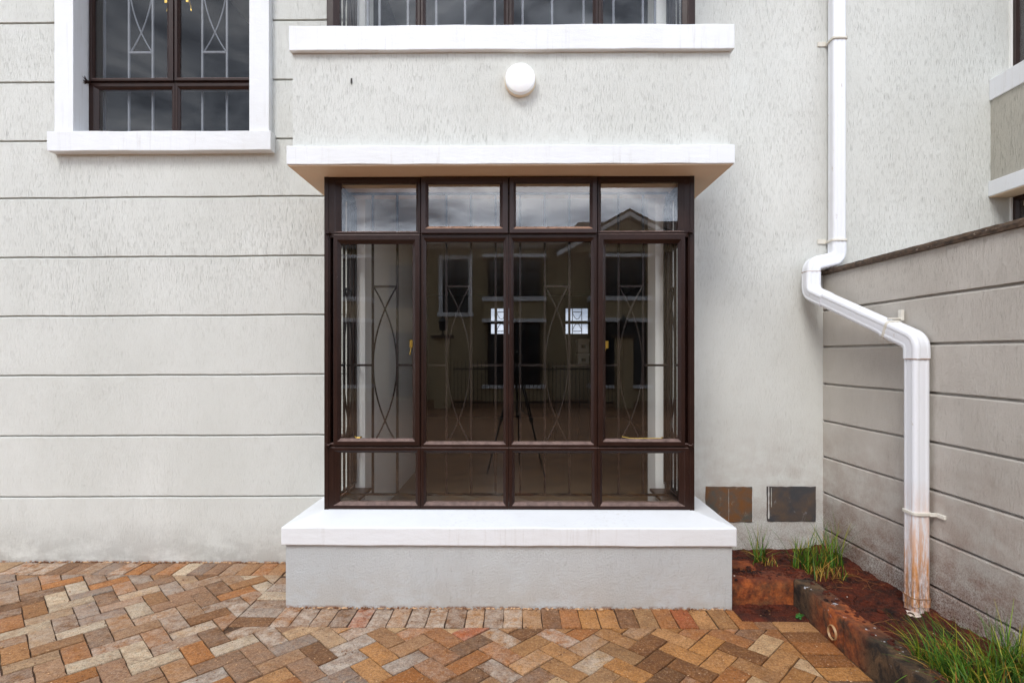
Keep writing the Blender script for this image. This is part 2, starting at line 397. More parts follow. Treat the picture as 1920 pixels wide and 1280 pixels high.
# ---------------------------------------------------------------- mesh helpers
class MB:
    def __init__(s): s.v, s.f, s.c = [], [], []
    def add(s, vs, fs):
        o = len(s.v); s.v += [tuple(p) for p in vs]; s.f += [tuple(i + o for i in f) for f in fs]
    def box(s, x0, x1, y0, y1, z0, z1, T=None):
        vs = [(x, y, z) for z in (z0, z1) for (x, y) in ((x0, y0), (x1, y0), (x1, y1), (x0, y1))]
        if T: vs = [T(*p) for p in vs]
        s.add(vs, [(3, 2, 1, 0), (4, 5, 6, 7), (0, 1, 5, 4), (1, 2, 6, 5), (2, 3, 7, 6), (3, 0, 4, 7)])
    def quad(s, a, b, c, d_): s.add([a, b, c, d_], [(0, 1, 2, 3)])
    def tube(s, pts, r, n=8, r1=None, cap=True, T=None):
        pts = [Vector(T(*p) if T else p) for p in pts]
        r1 = r if r1 is None else r1
        rings = []; up = None
        for i, p in enumerate(pts):
            t = (pts[min(i + 1, len(pts) - 1)] - pts[max(i - 1, 0)]).normalized()
            if up is None: up = Vector((0, 0, 1)) if abs(t.z) < .9 else Vector((1, 0, 0))
            a = t.cross(up).normalized(); b = a.cross(t).normalized(); up = b
            rr = r + (r1 - r) * i / max(1, len(pts) - 1)
            rings.append([p + a * math.cos(k / n * 2 * math.pi) * rr + b * math.sin(k / n * 2 * math.pi) * rr for k in range(n)])
        vs = [q for rg in rings for q in rg]; fs = []
        for i in range(len(pts) - 1):
            for k in range(n): fs.append((i * n + k, i * n + (k + 1) % n, (i + 1) * n + (k + 1) % n, (i + 1) * n + k))
        if cap: fs.append(tuple(reversed(range(n)))); fs.append(tuple((len(pts) - 1) * n + k for k in range(n)))
        s.add(vs, fs)
    def lathe(s, prof, c, axis, n=40):      # prof: (radius, along) pairs; axis unit vector
        ax = Vector(axis).normalized(); a = ax.orthogonal().normalized(); b = ax.cross(a); c = Vector(c)
        vs = [c + ax * h + (a * math.cos(k / n * 2 * math.pi) + b * math.sin(k / n * 2 * math.pi)) * r for (r, h) in prof for k in range(n)]
        fs = [(i * n + k, i * n + (k + 1) % n, (i + 1) * n + (k + 1) % n, (i + 1) * n + k) for i in range(len(prof) - 1) for k in range(n)]
        s.add(vs, fs)
    def build(s, name, mat, parent=None, smooth=None, bevel=0, bevel_seg=2, fix=True):
        me = bpy.data.meshes.new(name); me.from_pydata(s.v, [], s.f)
        if fix:
            bm = bmesh.new(); bm.from_mesh(me); bmesh.ops.recalc_face_normals(bm, faces=bm.faces); bm.to_mesh(me); bm.free()
        me.materials.append(mat)
        if smooth:
            me.polygons.foreach_set('use_smooth', [True] * len(me.polygons)); me.set_sharp_from_angle(angle=R(smooth))
        o = bpy.data.objects.new(name, me); COL.objects.link(o)
        if parent: o.parent = parent
        if bevel:
            b = o.modifiers.new('bevel', 'BEVEL'); b.width = bevel; b.segments = bevel_seg; b.limit_method = 'ANGLE'
        return o

def tag(o, label=None, cat=None, group=None, kind=None):
    if label: o['label'] = label
    if cat: o['category'] = cat
    if group: o['group'] = group
    if kind: o['kind'] = kind
    return o
def thing(name, label, cat, group=None, loc=(0, 0, 0)):
    o = bpy.data.objects.new(name, None); COL.objects.link(o); o.location = loc
    o.empty_display_size = .2
    return tag(o, label, cat, group)

def wavy_box(x0, x1, y0, y1, z0, z1, amp=.0016, step=.05, seed=0):
    """box running along X whose arrises wander slightly, as hand-floated plaster does"""
    mb = MB(); n = max(2, int((x1 - x0) / step)); rings = []
    for i in range(n + 1):
        x = x0 + (x1 - x0) * i / n; ring = []
        for k, (y, z) in enumerate(((y0, z0), (y0, z1), (y1, z1), (y1, z0))):
            q = Vector((x * 5, k * 7.3 + seed, seed)); q2 = Vector((x * 1.3, k * 3.3 + seed, 4))
            j = amp * (noise.noise(q) + 1.4 * noise.noise(q2)); j2 = amp * noise.noise(q + Vector((0, 50, 0)))
            ring.append((x, y + (j2 if y == y0 else 0), z + j))
        rings.append(ring)
    vs = [p for r_ in rings for p in r_]
    fs = [(i * 4 + k, i * 4 + (k + 1) % 4, (i + 1) * 4 + (k + 1) % 4, (i + 1) * 4 + k) for i in range(n) for k in range(4)]
    fs += [(0, 1, 2, 3), (n * 4 + 3, n * 4 + 2, n * 4 + 1, n * 4)]
    mb.add(vs, fs); return mb

# ---------------------------------------------------------------- window parts
def bar_frame(mb, T, cell, glass, d0, dback, flat=.55, slope=.014):
    """mitred steel section round one pane: outer rect cell, daylight rect glass, front at depth d0"""
    (x0, x1, z0, z1), (g0, g1, h0, h1) = cell, glass
    def rect(a, b, c_, d_): return [(a, c_), (b, c_), (b, d_), (a, d_)]
    def lerp(t): return rect(x0 + (g0 - x0) * t, x1 + (g1 - x1) * t, z0 + (h0 - z0) * t, z1 + (h1 - z1) * t)
    rings = [(lerp(0), dback), (lerp(0), d0 + .002), (lerp(.06), d0), (lerp(flat), d0), (lerp(flat + .07), d0 + .004), (lerp(1), d0 + slope), (lerp(1), dback)]
    vs = [T(x, dd, z_) for rc, dd in rings for (x, z_) in rc]; fs = []
    for i in range(len(rings)):
        j = (i + 1) % len(rings)
        for k in range(4): fs.append((i * 4 + k, i * 4 + (k + 1) % 4, j * 4 + (k + 1) % 4, j * 4 + k))
    mb.add(vs, fs)

def pane_obj(T, g, d_, parent, name='pane'):
    mb = MB(); x0, x1, z0, z1 = g
    mb.box(x0 - .006, x1 + .006, d_, d_ + .004, z0 - .006, z1 + .006, T)
    return mb.build(name, GLASS, parent)

def grille(T, parent, us, z0, z1, zmid, cells, ztop, zbot, zx, u0, u1, d_=.10, r=.0066, halves='both', extra=(), mat=None):
    """security grille: upright bars, rails and, in the cells, two bowed bars that cross near top and bottom"""
    mb = MB()
    for u in us: mb.box(u - r, u + r, d_ - r, d_ + r, z0, z1, T)
    for zz in (z0, z1) + tuple(extra): mb.box(u0, u1, d_ - r * 1.05, d_ + r * 1.05, zz - r, zz + r, T)
    if zmid is not None:
        edges = [u0] + [c_ for ce in cells for c_ in ce] + [u1]
        for a, b in zip(edges[0::2], edges[1::2]):
            mb.box(a, b, d_ - r * 1.1, d_ + r * 1.1, zmid - r, zmid + r, T)
    for a, b in cells:
        zc = (ztop + zbot) / 2; H = (ztop - zbot) / 2
        for zz in (ztop, zbot): mb.box(a, b, d_ - r * 1.1, d_ + r * 1.1, zz - r, zz + r, T)
        for s_ in (1, -1):
            pts = []
            for i in range(33):
                t = -1 + 2 * i / 32
                bow = s_ * ((b - a) / 2 - .004) * (1 - 2 * abs(t) ** (1 / max(.2, zx)))
                pts.append(((a + b) / 2 + bow, d_ + s_ * r * .7, zc + t * H))
            mb.tube(pts, r * .8, 6, T=T)
    return mb.build('security_grille', mat or GRILLE, parent, smooth=40)

# bow: |t|^p with value 1/2 at the crossing |t|=tx  ->  p = ln .5 / ln tx ; the helper takes zx = 1/p
def zx_for(tx): return math.log(tx) / math.log(.5)

DW, WY = 3.25, 3.715          # window front plane, house wall plane
X0, X1 = xp(612, DW), xp(1298, DW)
CX = [X0, xp(789, DW), xp(954, DW), xp(1120, DW), X1]
zf = lambda py: zp(py, DW)
CZ = [zf(955), zf(838.5), zf(438), zf(330)]

def hinge(mb, T, u, z_, s_):
    mb.box(u - .012, u + .012, -.03, .0, z_ - .005, z_ + .004, T)
    mb.tube([(u + s_ * .010, -.022, z_ - .012), (u + s_ * .010, -.022, z_ + .012)], .006, 8, T=T)

def stay(T, parent, u0, u1, z_):
    mb = MB(); n = 10
    pts = [(u0 + (u1 - u0) * i / n, .03, z_ + .006 + (.010 * max(0, 1 - i / 2.2) if u1 > u0 else 0)) for i in range(n + 1)]
    mb.tube(pts, .0035, 8, T=T)
    mb.lathe([(0, -.006), (.007, -.004), (.007, .004), (0, .006)], T(u1, .03, z_ + .010), (0, 0, 1), 12)
    return mb.build('window_stay', BRASS, parent, smooth=40)
def handle(T, parent, u, z_, s_=1):
    mb = MB()
    mb.tube([(u, .028, z_ + .03), (u, .050, z_ + .012), (u - s_ * .006, .056, z_ - .02), (u - s_ * .012, .052, z_ - .055)], .0065, 8, r1=.0045, T=T)
    mb.box(u - .009, u + .009, .022, .030, z_ - .01, z_ + .035, T)
    return mb.build('window_handle', BRASS, parent, smooth=40)

def bay_lower_window(parent, dx=0.0, detail=True):
    T = lambda u, d_, z_: (u + dx, DW + d_, z_)
    mb = MB(); gap = .0006
    win = None; later = []
    def cell(i, j): return (CX[i] + gap, CX[i + 1] - gap, CZ[j] + gap, CZ[j + 1] - gap)
    def gl(a, b, t, bt): return (xp(a, DW + .012), xp(b, DW + .012), zp(bt, DW + .012), zp(t, DW + .012))
    g_row3 = [gl(637, 779, 849, 941), gl(799, 943.5, 849, 941), gl(965, 1110, 849, 941), gl(1129, 1273, 849, 941)]
    g_row2 = [gl(640, 774, 458, 821), gl(799, 944, 453, 828), gl(963, 1108, 453, 828), gl(1135, 1270, 458, 821)]
    g_row1 = [gl(640, 780, 343, 433), gl(804, 937, 347, 425), gl(967.5, 1105, 346, 426), gl(1127, 1271, 342, 433)]
    fixed = [(i, 0, g_row3[i]) for i in range(4)] + [(1, 1, g_row2[1]), (2, 1, g_row2[2]), (0, 2, g_row1[0]), (3, 2, g_row1[3])]
    for i, j, g in fixed: bar_frame(mb, T, cell(i, j), g, 0, .045)
    for i, j, g in ((0, 1, g_row2[0]), (3, 1, g_row2[3]), (1, 2, g_row1[1]), (2, 2, g_row1[2])):
        c_ = cell(i, j); bar_frame(mb, T, c_, (c_[0] + .022, c_[1] - .022, c_[2] + .022, c_[3] - .022), .004, .045, .9, .012)
    # corner posts run through
    for u, s_ in ((X0, 1), (X1, -1)):
        a, b = sorted((u - s_ * .012, u + s_ * .014))
        mb.box(a, b, -.004 if s_ else 0, .06, CZ[0] - .002, CZ[3] + .002, T)
    win = mb.build('bay_window', FRAME, parent, bevel=.0012, bevel_seg=1)
    for i, j, g in fixed: pane_obj(T, g, .016, win)
    for (i, j, g, fm, pr) in ((0, 1, g_row2[0], FRAME, -.014), (3, 1, g_row2[3], FRAME, -.014), (1, 2, g_row1[1], FRAME2, -.020), (2, 2, g_row1[2], FRAME2, -.020)):
        c_ = cell(i, j); k = .004
        mb = MB()
        l_, r_ = (.046 if i == 0 else k), (.046 if i == 3 else k)
        low = 0.012 if j == 1 else -.002
        rc = (c_[0] + l_, c_[1] - r_ + .0, c_[2] + low, c_[3] - (k if j == 1 else .016))
        bar_frame(mb, T, rc, g, pr, .004, .62 if j == 2 else .6, .020)
        sh = mb.build('sash', fm, win, bevel=.001, bevel_seg=1)
        pane_obj(T, g, pr + .022, win)
        if detail and j == 1:
            s_ = 1 if i == 0 else -1; u = X0 + .014 if i == 0 else X1 - .014
            for zz in (zf(437), zf(834)): hb = MB(); hinge(hb, T, u, zz, -s_); hb.build('hinge', FRAME, win, smooth=40)
    if detail:
        handle(T, win, xp(771, 3.28), zp(648, 3.28), 1); handle(T, win, xp(1137.5, 3.28), zp(650, 3.28), 1)
        stay(T, win, xp(664, 3.27), xp(676, 3.27), zp(823, 3.27)); stay(T, win, xp(1166, 3.27), xp(1243, 3.27), zp(823.5, 3.27))
    # grille behind
    D = 3.35; U = lambda p: xp(p, D); Z = lambda p: zp(p, D)
    us = [U(699 + 46.05 * k) for k in range(-1, 13)]
    cells = [(U(699), U(745)), (U(836.8), U(882.5)), (U(1021), U(1066.7)), (U(1159), U(1206))]
    skip = []
    grille(T, win, us, Z(926.5), Z(363), Z(684.5), cells, Z(537), Z(831), zx_for(104 / 147), U(650), U(1253))
    # side lights of the bay
    for side in (-1, 1):
        XS = X0 if side < 0 else X1
        Ts = (lambda u, d_, z_, XS=XS, side=side: (XS - side * d_ + dx, u, z_))
        mb = MB(); ya, yb = DW + .055, WY
        for j in range(3):
            ce = (ya, yb, CZ[j] + gap, CZ[j + 1] - gap); g = (ya + .035, yb - .045, CZ[j] + .04, CZ[j + 1] - .04)
            bar_frame(mb, Ts, ce, g, 0, .04)
        sw = mb.build('side_light', FRAME, parent)
        for j in range(3): pane_obj(Ts, (ya + .035, yb - .045, CZ[j] + .04, CZ[j + 1] - .04), .016, sw)
        yy = [DW + .105 + .082 * k for k in range(5)]
        grille(Ts, sw, yy, Z(926.5), Z(363), Z(684.5), [(yy[1], yy[3])], Z(537), Z(831), zx_for(104 / 147), yy[0], yy[4], d_=.048)
    return win

def bay_upper_window(parent, dx=0.0, z0=3.30, z1=4.75):
    T = lambda u, d_, z_: (u + dx, DW + d_, z_)
    mb = MB(); gap = .0006
    cx = [xp(612, DW), xp(788, DW), xp(954, DW), xp(1122, DW), xp(1304, DW)]
    zs = [z0, 4.35, z1]; win_g = []
    for i in range(4):
        for j in range(2):
            ce = (cx[i] + gap, cx[i + 1] - gap, zs[j] + gap, zs[j + 1] - gap)
            g = (ce[0] + (.075 if i == 0 else .030), ce[1] - (.075 if i == 3 else .030), ce[2] + .03, ce[3] - .03)
            bar_frame(mb, T, ce, g, 0, .045); win_g.append(g)
    win = mb.build('upper_bay_window', FRAME, parent, bevel=.0012, bevel_seg=1)
    for g in win_g: pane_obj(T, g, .016, win)
    a, b = cx[0] + .05, cx[-1] - .05
    us = [xp(p, 3.35) for p in (690, 712, 765, 818, 872, 928, 980, 1035, 1094, 1150, 1205, 1228)]
    grille(T, win, us, z0 + .02, z1 - .1, None, [], 0, 0, .5, a, b, mat=GRILLE2)
    for side in (-1, 1):
        XS = cx[0] if side < 0 else cx[-1]
        Ts = (lambda u, d_, z_, XS=XS, side=side: (XS - side * d_ + dx, u, z_))
        mb = MB(); ya, yb = DW + .055, WY
        bar_frame(mb, Ts, (ya, yb, z0, z1), (ya + .035, yb - .045, z0 + .04, z1 - .04), 0, .04)
        sw = mb.build('upper_side_light', FRAME, parent)
        pane_obj(Ts, (ya + .035, yb - .045, z0 + .04, z1 - .04), .016, sw)
        yy = [DW + .105 + .082 * k for k in range(5)]
        grille(Ts, sw, yy, z0 + .02, z1 - .1, None, [(yy[1], yy[3])], 4.0, z0 - .35, zx_for(104 / 147), yy[0], yy[4], d_=.048)
    return win

def bay_masonry(parent, dx, wall, base):
    mb = wavy_box(-1.315 + dx, 1.216 + dx, 3.056, 3.25, -.05, .357, .001, seed=3)
    mb.box(-1.315 + dx, -1.105 + dx, 3.25, WY, -.05, .357); mb.box(1.015 + dx, 1.216 + dx, 3.25, WY, -.05, .357)
    mb.build('bay_plinth', base, parent)
    # weathered sill: slopes away from the frame on three sides
    A = [(-1.335, WY), (-1.335, 3.035), (1.238, 3.035), (1.238, WY)]
    Bn = [(X0 - .004, WY), (X0 - .004, DW - .012), (X1 + .004, DW - .012), (X1 + .004, WY)]
    Cn = [(-1.105, WY), (-1.105, 3.45), (1.015, 3.45), (1.015, WY)]
    mb = MB(); N = 26; rows = []
    def dens(P):
        out = []
        for a, b in zip(P[:-1], P[1:]):
            for i in range(N): t = i / N; out.append((a[0] + (b[0] - a[0]) * t, a[1] + (b[1] - a[1]) * t))
        return out + [P[-1]]
    lev = [(dens(Cn), .357), (dens(Cn), .500), (dens(Bn), .503), (dens(A), .461), (dens(A), .358)]
    vs = []
    for k, (P, z_) in enumerate(lev):
        for (x, y) in P:
            j = .0036 * noise.noise(Vector((x * 5, y * 5, k * 9))) if k in (3, 4) else 0
            vs.append((x + dx, y, z_ + j))
    n = len(lev[0][0]); fs = []
    for k in range(len(lev)):
        q = (k + 1) % len(lev)
        for i in range(n - 1): fs.append((k * n + i, k * n + i + 1, q * n + i + 1, q * n + i))
    mb.add(vs, fs); mb.build('window_sill', TRIM, parent, bevel=.007, bevel_seg=3)
    wavy_box(-1.311 + dx, 1.232 + dx, 3.05, WY, 2.517, 2.622, .0032, seed=8).build('canopy', TRIM, parent, bevel=.004)
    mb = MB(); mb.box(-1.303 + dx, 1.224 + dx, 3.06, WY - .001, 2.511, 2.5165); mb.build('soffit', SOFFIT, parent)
    mb = wavy_box(-1.294 + dx, 1.224 + dx, 3.10, WY, 2.6225, 3.174, .001, seed=12); mb.build('bay_apron', wall, parent)
    wavy_box(-1.304 + dx, 1.237 + dx, 3.068, WY, 3.1745, 3.315, .0036, seed=20).build('upper_sill_band', TRIM, parent, bevel=.004)
    for a, b in ((-1.125, -1.0), (.91, 1.035)):
        mb = MB(); mb.box(a + dx, b + dx, 3.40, WY - .014, .506, .524); mb.build('inner_ledge', LEDGE, parent, bevel=.003)
    # head above the upper window
    MB_ = MB(); MB_.box(-1.33 + dx, 1.25 + dx, 3.05, WY, 4.751, 4.9); MB_.build('upper_canopy', TRIM, parent, bevel=.004)

# ---------------------------------------------------------------- house walls
def wall_sheet(name, parent, mat, x0, x1, z0, z1, grooves=(), holes=(), y=WY, tilt=.0, thick=.20, step=.035, undul=.0015):
    xs = []
    n = max(1, int((x1 - x0) / step))
    xs = [x0 + (x1 - x0) * i / n for i in range(n + 1)]
    for h in holes: xs += [h[0], h[1]]
    xs = sorted(set(round(x, 4) for x in xs if x0 - 1e-6 <= x <= x1 + 1e-6))
    rows = []      # (z, depth, is_groove)
    zz = z0
    rows.append((z0, 0, 0))
    keys = sorted([(g, 'g') for g in grooves] + [(h[2], 'h') for h in holes] + [(h[3], 'h') for h in holes])
    for g, k in keys:
        if not (z0 < g < z1): continue
        if k == 'g': rows += [(g - .0125, 0, 1), (g - .0060, .005, 1), (g - .0055, .020, 1), (g + .0050, .021, 2), (g + .0064, 0, 2)]
        else: rows.append((g, 0, 0))
    rows.append((z1, 0, 0)); rows.sort()
    vs = []; W = len(xs)
    for (z_, dd, isg) in rows:
        for x in xs:
            wv_ = .0016 * noise.noise(Vector((x * 26, z_ * 3, 7))) if isg == 2 else 0
            a = wv_ + tilt * x + .0034 * noise.noise(Vector((x * 2.2, z_ * .5, 3))) + .0008 * noise.noise(Vector((x * 14, round(z_, 1) * 9, 3))) if isg else 0
            vs.append((x, y + dd + undul * noise.noise(Vector((x * 1.5, z_ * 1.5, 0))), z_ + a))
    fs = []
    for j in range(len(rows) - 1):
        for i in range(W - 1):
            cx_, cz_ = (xs[i] + xs[i + 1]) / 2, (rows[j][0] + rows[j + 1][0]) / 2
            if any(h[0] < cx_ < h[1] and h[2] < cz_ < h[3] for h in holes): continue
            fs.append((j * W + i, j * W + i + 1, (j + 1) * W + i + 1, (j + 1) * W + i))
    mb = MB(); mb.add(vs, fs)
    # back face
    zr = sorted(set([z0, z1] + [h[2] for h in holes] + [h[3] for h in holes])); xr = sorted(set([x0, x1] + [h[0] for h in holes] + [h[1] for h in holes]))
    for a, b in zip(xr[:-1], xr[1:]):
        for c_, d_ in zip(zr[:-1], zr[1:]):
            if any(h[0] < (a + b) / 2 < h[1] and h[2] < (c_ + d_) / 2 < h[3] for h in holes): continue
            mb.quad((a, y + thick, c_), (a, y + thick, d_), (b, y + thick, d_), (b, y + thick, c_))
    return mb.build(name, mat, parent, fix=False)

house = thing('town_house', 'grey rendered house with grooved wall and projecting brown bay window', 'house', loc=(0, WY, 0))
def H(o): o.matrix_parent_inverse = Matrix.Translation((0, -WY, 0)); return o
class _P: pass
_old_build = MB.build
def _build(s, name, mat, parent=None, **k):
    o = _old_build(s, name, mat, parent, **k)
    if parent is not None and parent.type == 'EMPTY': o.matrix_parent_inverse = Matrix.Translation(parent.location).inverted()
    return o
MB.build = _build

gz = [EYE + (667 - p) / F * WY + .0055 * 2.5 for p in (932, 817, 703, 591, 480, 368, 260, 149, 37, -75, -187)]
wall_sheet('grooved_wall', house, WALL, -7.0, -1.105, -.06, 5.6, gz, [(-3.12, -1.76, 2.86, 4.42)], tilt=.0055)
wall_sheet('smooth_wall', house, WALLR, 1.015, 2.16, -.06, 5.6)
JL, JR = xp(685.5, WY), xp(1228, WY)
bay_masonry(house, 0, WALL, BASEM)
bay_lower_window(house)
bay_upper_window(house)

# upper left window with its raised white surround
T2 = lambda u, d_, z_: (u, 3.797 + d_, z_)
mb = MB()
mb.box(-3.171, -3.041, 3.665, 3.85, 2.962, 4.55); mb.box(-1.829, -1.693, 3.665, 3.85, 2.962, 4.55); mb.box(-3.171, -1.693, 3.664, 3.85, 4.551, 4.70)
mb.build('window_surround', TRIM, house, bevel=.003)
wavy_box(-3.205, -1.672, 3.645, 3.87, 2.827, 2.961, .0030, seed=31).build('window_ledge', TRIM, house, bevel=.004)
mb = MB(); ux = [-3.041, xp(328, 3.797), -1.829]; uz = [2.965, zp(156, 3.797, -2.4), 4.551]; gls = []
Zq = lambda p: zp(p, 3.81, -2.4)
for i in range(2):
    ce = (ux[i] + .0006, ux[i + 1] - .0006, uz[0], uz[1] - .0006)
    g = (ce[0] + (.066 if i == 0 else .03), ce[1] - (.03 if i == 0 else .05), ce[2] + .02, uz[1] - .040)
    bar_frame(mb, T2, ce, g, 0, .045); gls.append((g, .016))
    ce = (ux[i] + .0006, ux[i + 1] - .0006, uz[1] + .0006, uz[2])
    bar_frame(mb, T2, ce, (ce[0] + .022, ce[1] - .022, ce[2] + .022, ce[3] - .022), .004, .045, .9, .012)
w2 = mb.build('casement_window', FRAME, house, bevel=.0012, bevel_seg=1)
for i in range(2):
    ce = (ux[i] + (.018 if i == 0 else .004), ux[i + 1] - (.018 if i else .004), uz[1] + .010, uz[2] - .01)
    g = (xp(178 if i == 0 else 338, 3.80), xp(313 if i == 0 else 473, 3.80), zp(146, 3.80, -2.4), uz[2] - .06)
    mb = MB(); bar_frame(mb, T2, ce, g, -.014, .004, .6, .02); mb.build('sash', FRAME, w2, bevel=.001, bevel_seg=1)
    gls.append((g, .008))
for g, dd in gls: pane_obj(T2, g, dd, w2)
hb = MB(); hinge(hb, T2, -3.03, uz[1] + .004, -1)
rq = random.Random(3)
for _ in range(12):
    a = rq.uniform(2.2, 4.2); L_ = rq.uniform(.02, .05); hb.tube([(-3.036, -.004 - .02 * rq.random(), uz[1]), (-3.0385, -.01 - L_ * abs(math.cos(a)), uz[1] + L_ * math.sin(a))], .0035, 5, r1=.0008, T=T2)
hb.build('hinge', FRAME, w2, smooth=40)
U = lambda p: xp(p, 3.88); Z = lambda p: zp(p, 3.88, -2.4)
handle(T2, w2, xp(311, 3.82), zp(3, 3.82, -2.4) - .0, 1); handle(T2, w2, xp(351, 3.82), zp(2, 3.82, -2.4), -1)
grille(T2, w2, [U(p) for p in (196, 242.5, 287, 333, 380, 426, 472)], 2.98, 4.48, None, [(U(242.5), U(287)), (U(380), U(426))], Z(99) + 1.08, Z(99), zx_for(.72), U(190), U(478), d_=.083, extra=(Z(170),), mat=GRILLE2)

# two slate ventilator covers low on the wall
def slate(x0, x1, z0, z1, mat, seed, cracked):
    mb = MB(); n = 10; top = []; rnd = random.Random(seed)
    pts = [(x0 + (x1 - x0) * i / n, z0) for i in range(n)] + [(x1, z0 + (z1 - z0) * i / 6) for i in range(6)] + \
          [(x1 - (x1 - x0) * i / n, z1) for i in range(n)] + [(x0, z1 - (z1 - z0) * i / 6) for i in range(6)]
    pts = [(x + rnd.uniform(-.0022, .0022), z_ + rnd.uniform(-.0022, .0022)) for x, z_ in pts]
    k = len(pts); vs = [(x, 3.7195, z_) for x, z_ in pts] + [(x, 3.709, z_) for x, z_ in pts]
    mb.add(vs, [tuple(range(k, 2 * k))] + [(i, (i + 1) % k, k + (i + 1) % k, k + i) for i in range(k)])
    return mb.build('slate_cover', mat, house, bevel=.0015, bevel_seg=1)
s1 = slate(xp(1323, 3.71), xp(1411, 3.71), zp(978, 3.71, 1.4), zp(912, 3.71, 1.4), SLATE1, 1, True); s1['label'] = 'rust stained slate cover beside the sill'
s2 = slate(xp(1438, 3.71), xp(1530, 3.71), zp(977, 3.71, 1.9), zp(912, 3.71, 1.9), SLATE2, 2, False); s2['label'] = 'dark grey slate cover near the corner'
def smear(x, z0, z1, w):
    mb = MB()
    n = 14; L = []; Rr = []
    for i in range(n + 1):
        zz = z0 + (z1 - z0) * i / n; q = w * (.45 + .8 * abs(noise.noise(Vector((x * 9, zz * 30, 1)))))
        L.append((x - q, 3.7068, zz)); Rr.append((x + q, 3.7068, zz))
    for i in range(n): mb.quad(L[i], Rr[i], Rr[i + 1], L[i + 1])
    mb.build('mortar_line', MORTAR, house); mb = MB()
smear(xp(1411, 3.71), zp(978, 3.71, 1.4), zp(914, 3.71, 1.4), .005)
smear(xp(1441, 3.71), zp(972, 3.71, 1.9), zp(912, 3.71, 1.9), .0055); smear(xp(1446, 3.71), zp(950, 3.71, 1.9), zp(914, 3.71, 1.9), .0025)
smear(xp(1366, 3.71), zp(976, 3.71, 1.4), zp(916, 3.71, 1.4), .0012)

# dark insect spot on the apron, added as a flat sliver
mb = MB(); cx_, cz_ = xp(659, 3.1), zp(153, 3.1)
mb.add([(cx_ - .004, 3.0965, cz_ + .02), (cx_ + .006, 3.0965, cz_ + .022), (cx_ + .007, 3.0965, cz_ - .002), (cx_ + .001, 3.0965, cz_ - .018), (cx_ - .005, 3.0965, cz_ - .004)], [(0, 1, 2, 3, 4)])
mb.build('apron_spot', TIMBER, house)
# rooms behind the glass
def boxes(name, mat, parent, L, **k):
    for b_ in L:
        q = MB(); q.box(*b_); o = q.build(name, mat, parent, **k)
    return o
boxes('lintel', INT, house, [(-1.105, 1.015, WY + .001, WY + .2, 2.6, 3.3), (-1.105, 1.015, WY + .001, WY + .2, 4.76, 5.6)])
boxes('opening_jamb', INT, house, [(-1.170, JL, WY - .012, WY + .203, .24, 2.599), (JR, 1.08, WY - .012, WY + .203, .24, 2.599), (-1.170, JL, WY - .012, WY + .203, 3.3, 4.76), (JR, 1.08, WY - .012, WY + .203, 3.3, 4.76)])
boxes('room_wall', INT, house, [(JL - .12, JL, 3.919, 6.1, .24, 2.6)])
q = MB()
q.box(-7.0, 2.15, 10.45, 10.6, .1, 1.83); q.box(-7.0, 2.15, 10.45, 10.6, 2.38, 5.6)
for a, b in ((-7.0, -.53), (-.06, .92), (1.41, 2.15)): q.box(a, b, 10.45, 10.6, 1.83, 2.38)
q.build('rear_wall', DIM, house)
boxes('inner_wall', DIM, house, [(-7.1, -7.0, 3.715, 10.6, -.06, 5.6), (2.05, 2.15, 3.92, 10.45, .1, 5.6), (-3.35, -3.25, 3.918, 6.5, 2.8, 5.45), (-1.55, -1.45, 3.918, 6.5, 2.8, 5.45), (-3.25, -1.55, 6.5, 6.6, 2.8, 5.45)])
q = MB(); q.box(-7.0, 2.05, 3.918, 10.45, .0, .24); q.box(-1.104, 1.014, 3.251, 3.917, .0, .24); q.build('tiled_floor', FLOOR, house)
boxes('ceiling', INT, house, [(-7.0, 2.05, 3.916, 10.45, 2.601, 2.79), (-7.0, 2.05, 3.916, 10.45, 5.46, 5.6)])
mb = MB(); mb.box(-7.5, 2.15, 3.0, 11, 5.61, 5.8); mb.build('roof', ROOF, house)
# far kitchen windows with their own frames and grilles
for a, b in ((-.53, -.06), (.92, 1.41)):
    mb = MB(); Tb = lambda u, d_, z_: (u, 10.46 + d_, z_)
    mid = (a + b) / 2
    for (c_, d_) in ((1.83, 2.08), (2.08, 2.38)): bar_frame(mb, Tb, (a, b, c_, d_), (a + .03, b - .03, c_ + .03, d_ - .03), 0, .04)
    for u in (mid - .09, mid + .09): mb.box(u - .006, u + .006, -.05, -.038, 1.84, 2.37, Tb)
    for zz, s_ in ((2.16, 1), (2.03, -1)):
        mb.tube([(mid - .09 + .18 * i / 12, -.045, zz + s_ * .13 * (abs(i - 6) / 6) ** 2 - s_ * .02) for i in range(13)], .006, 6, T=Tb)
    mb.box(mid - .09, mid + .09, -.05, -.038, 2.06, 2.075, Tb); mb.box(mid - .09, mid + .09, -.051, -.037, 2.27, 2.282, Tb); mb.box(mid - .09, mid + .09, -.051, -.037, 1.90, 1.912, Tb)
    kw = mb.build('rear_window', GRILLE, house)
    q = MB(); q.box(a + .02, b - .02, 10.49, 10.494, 1.85, 2.36); q.build('pane', GLASS2, kw)

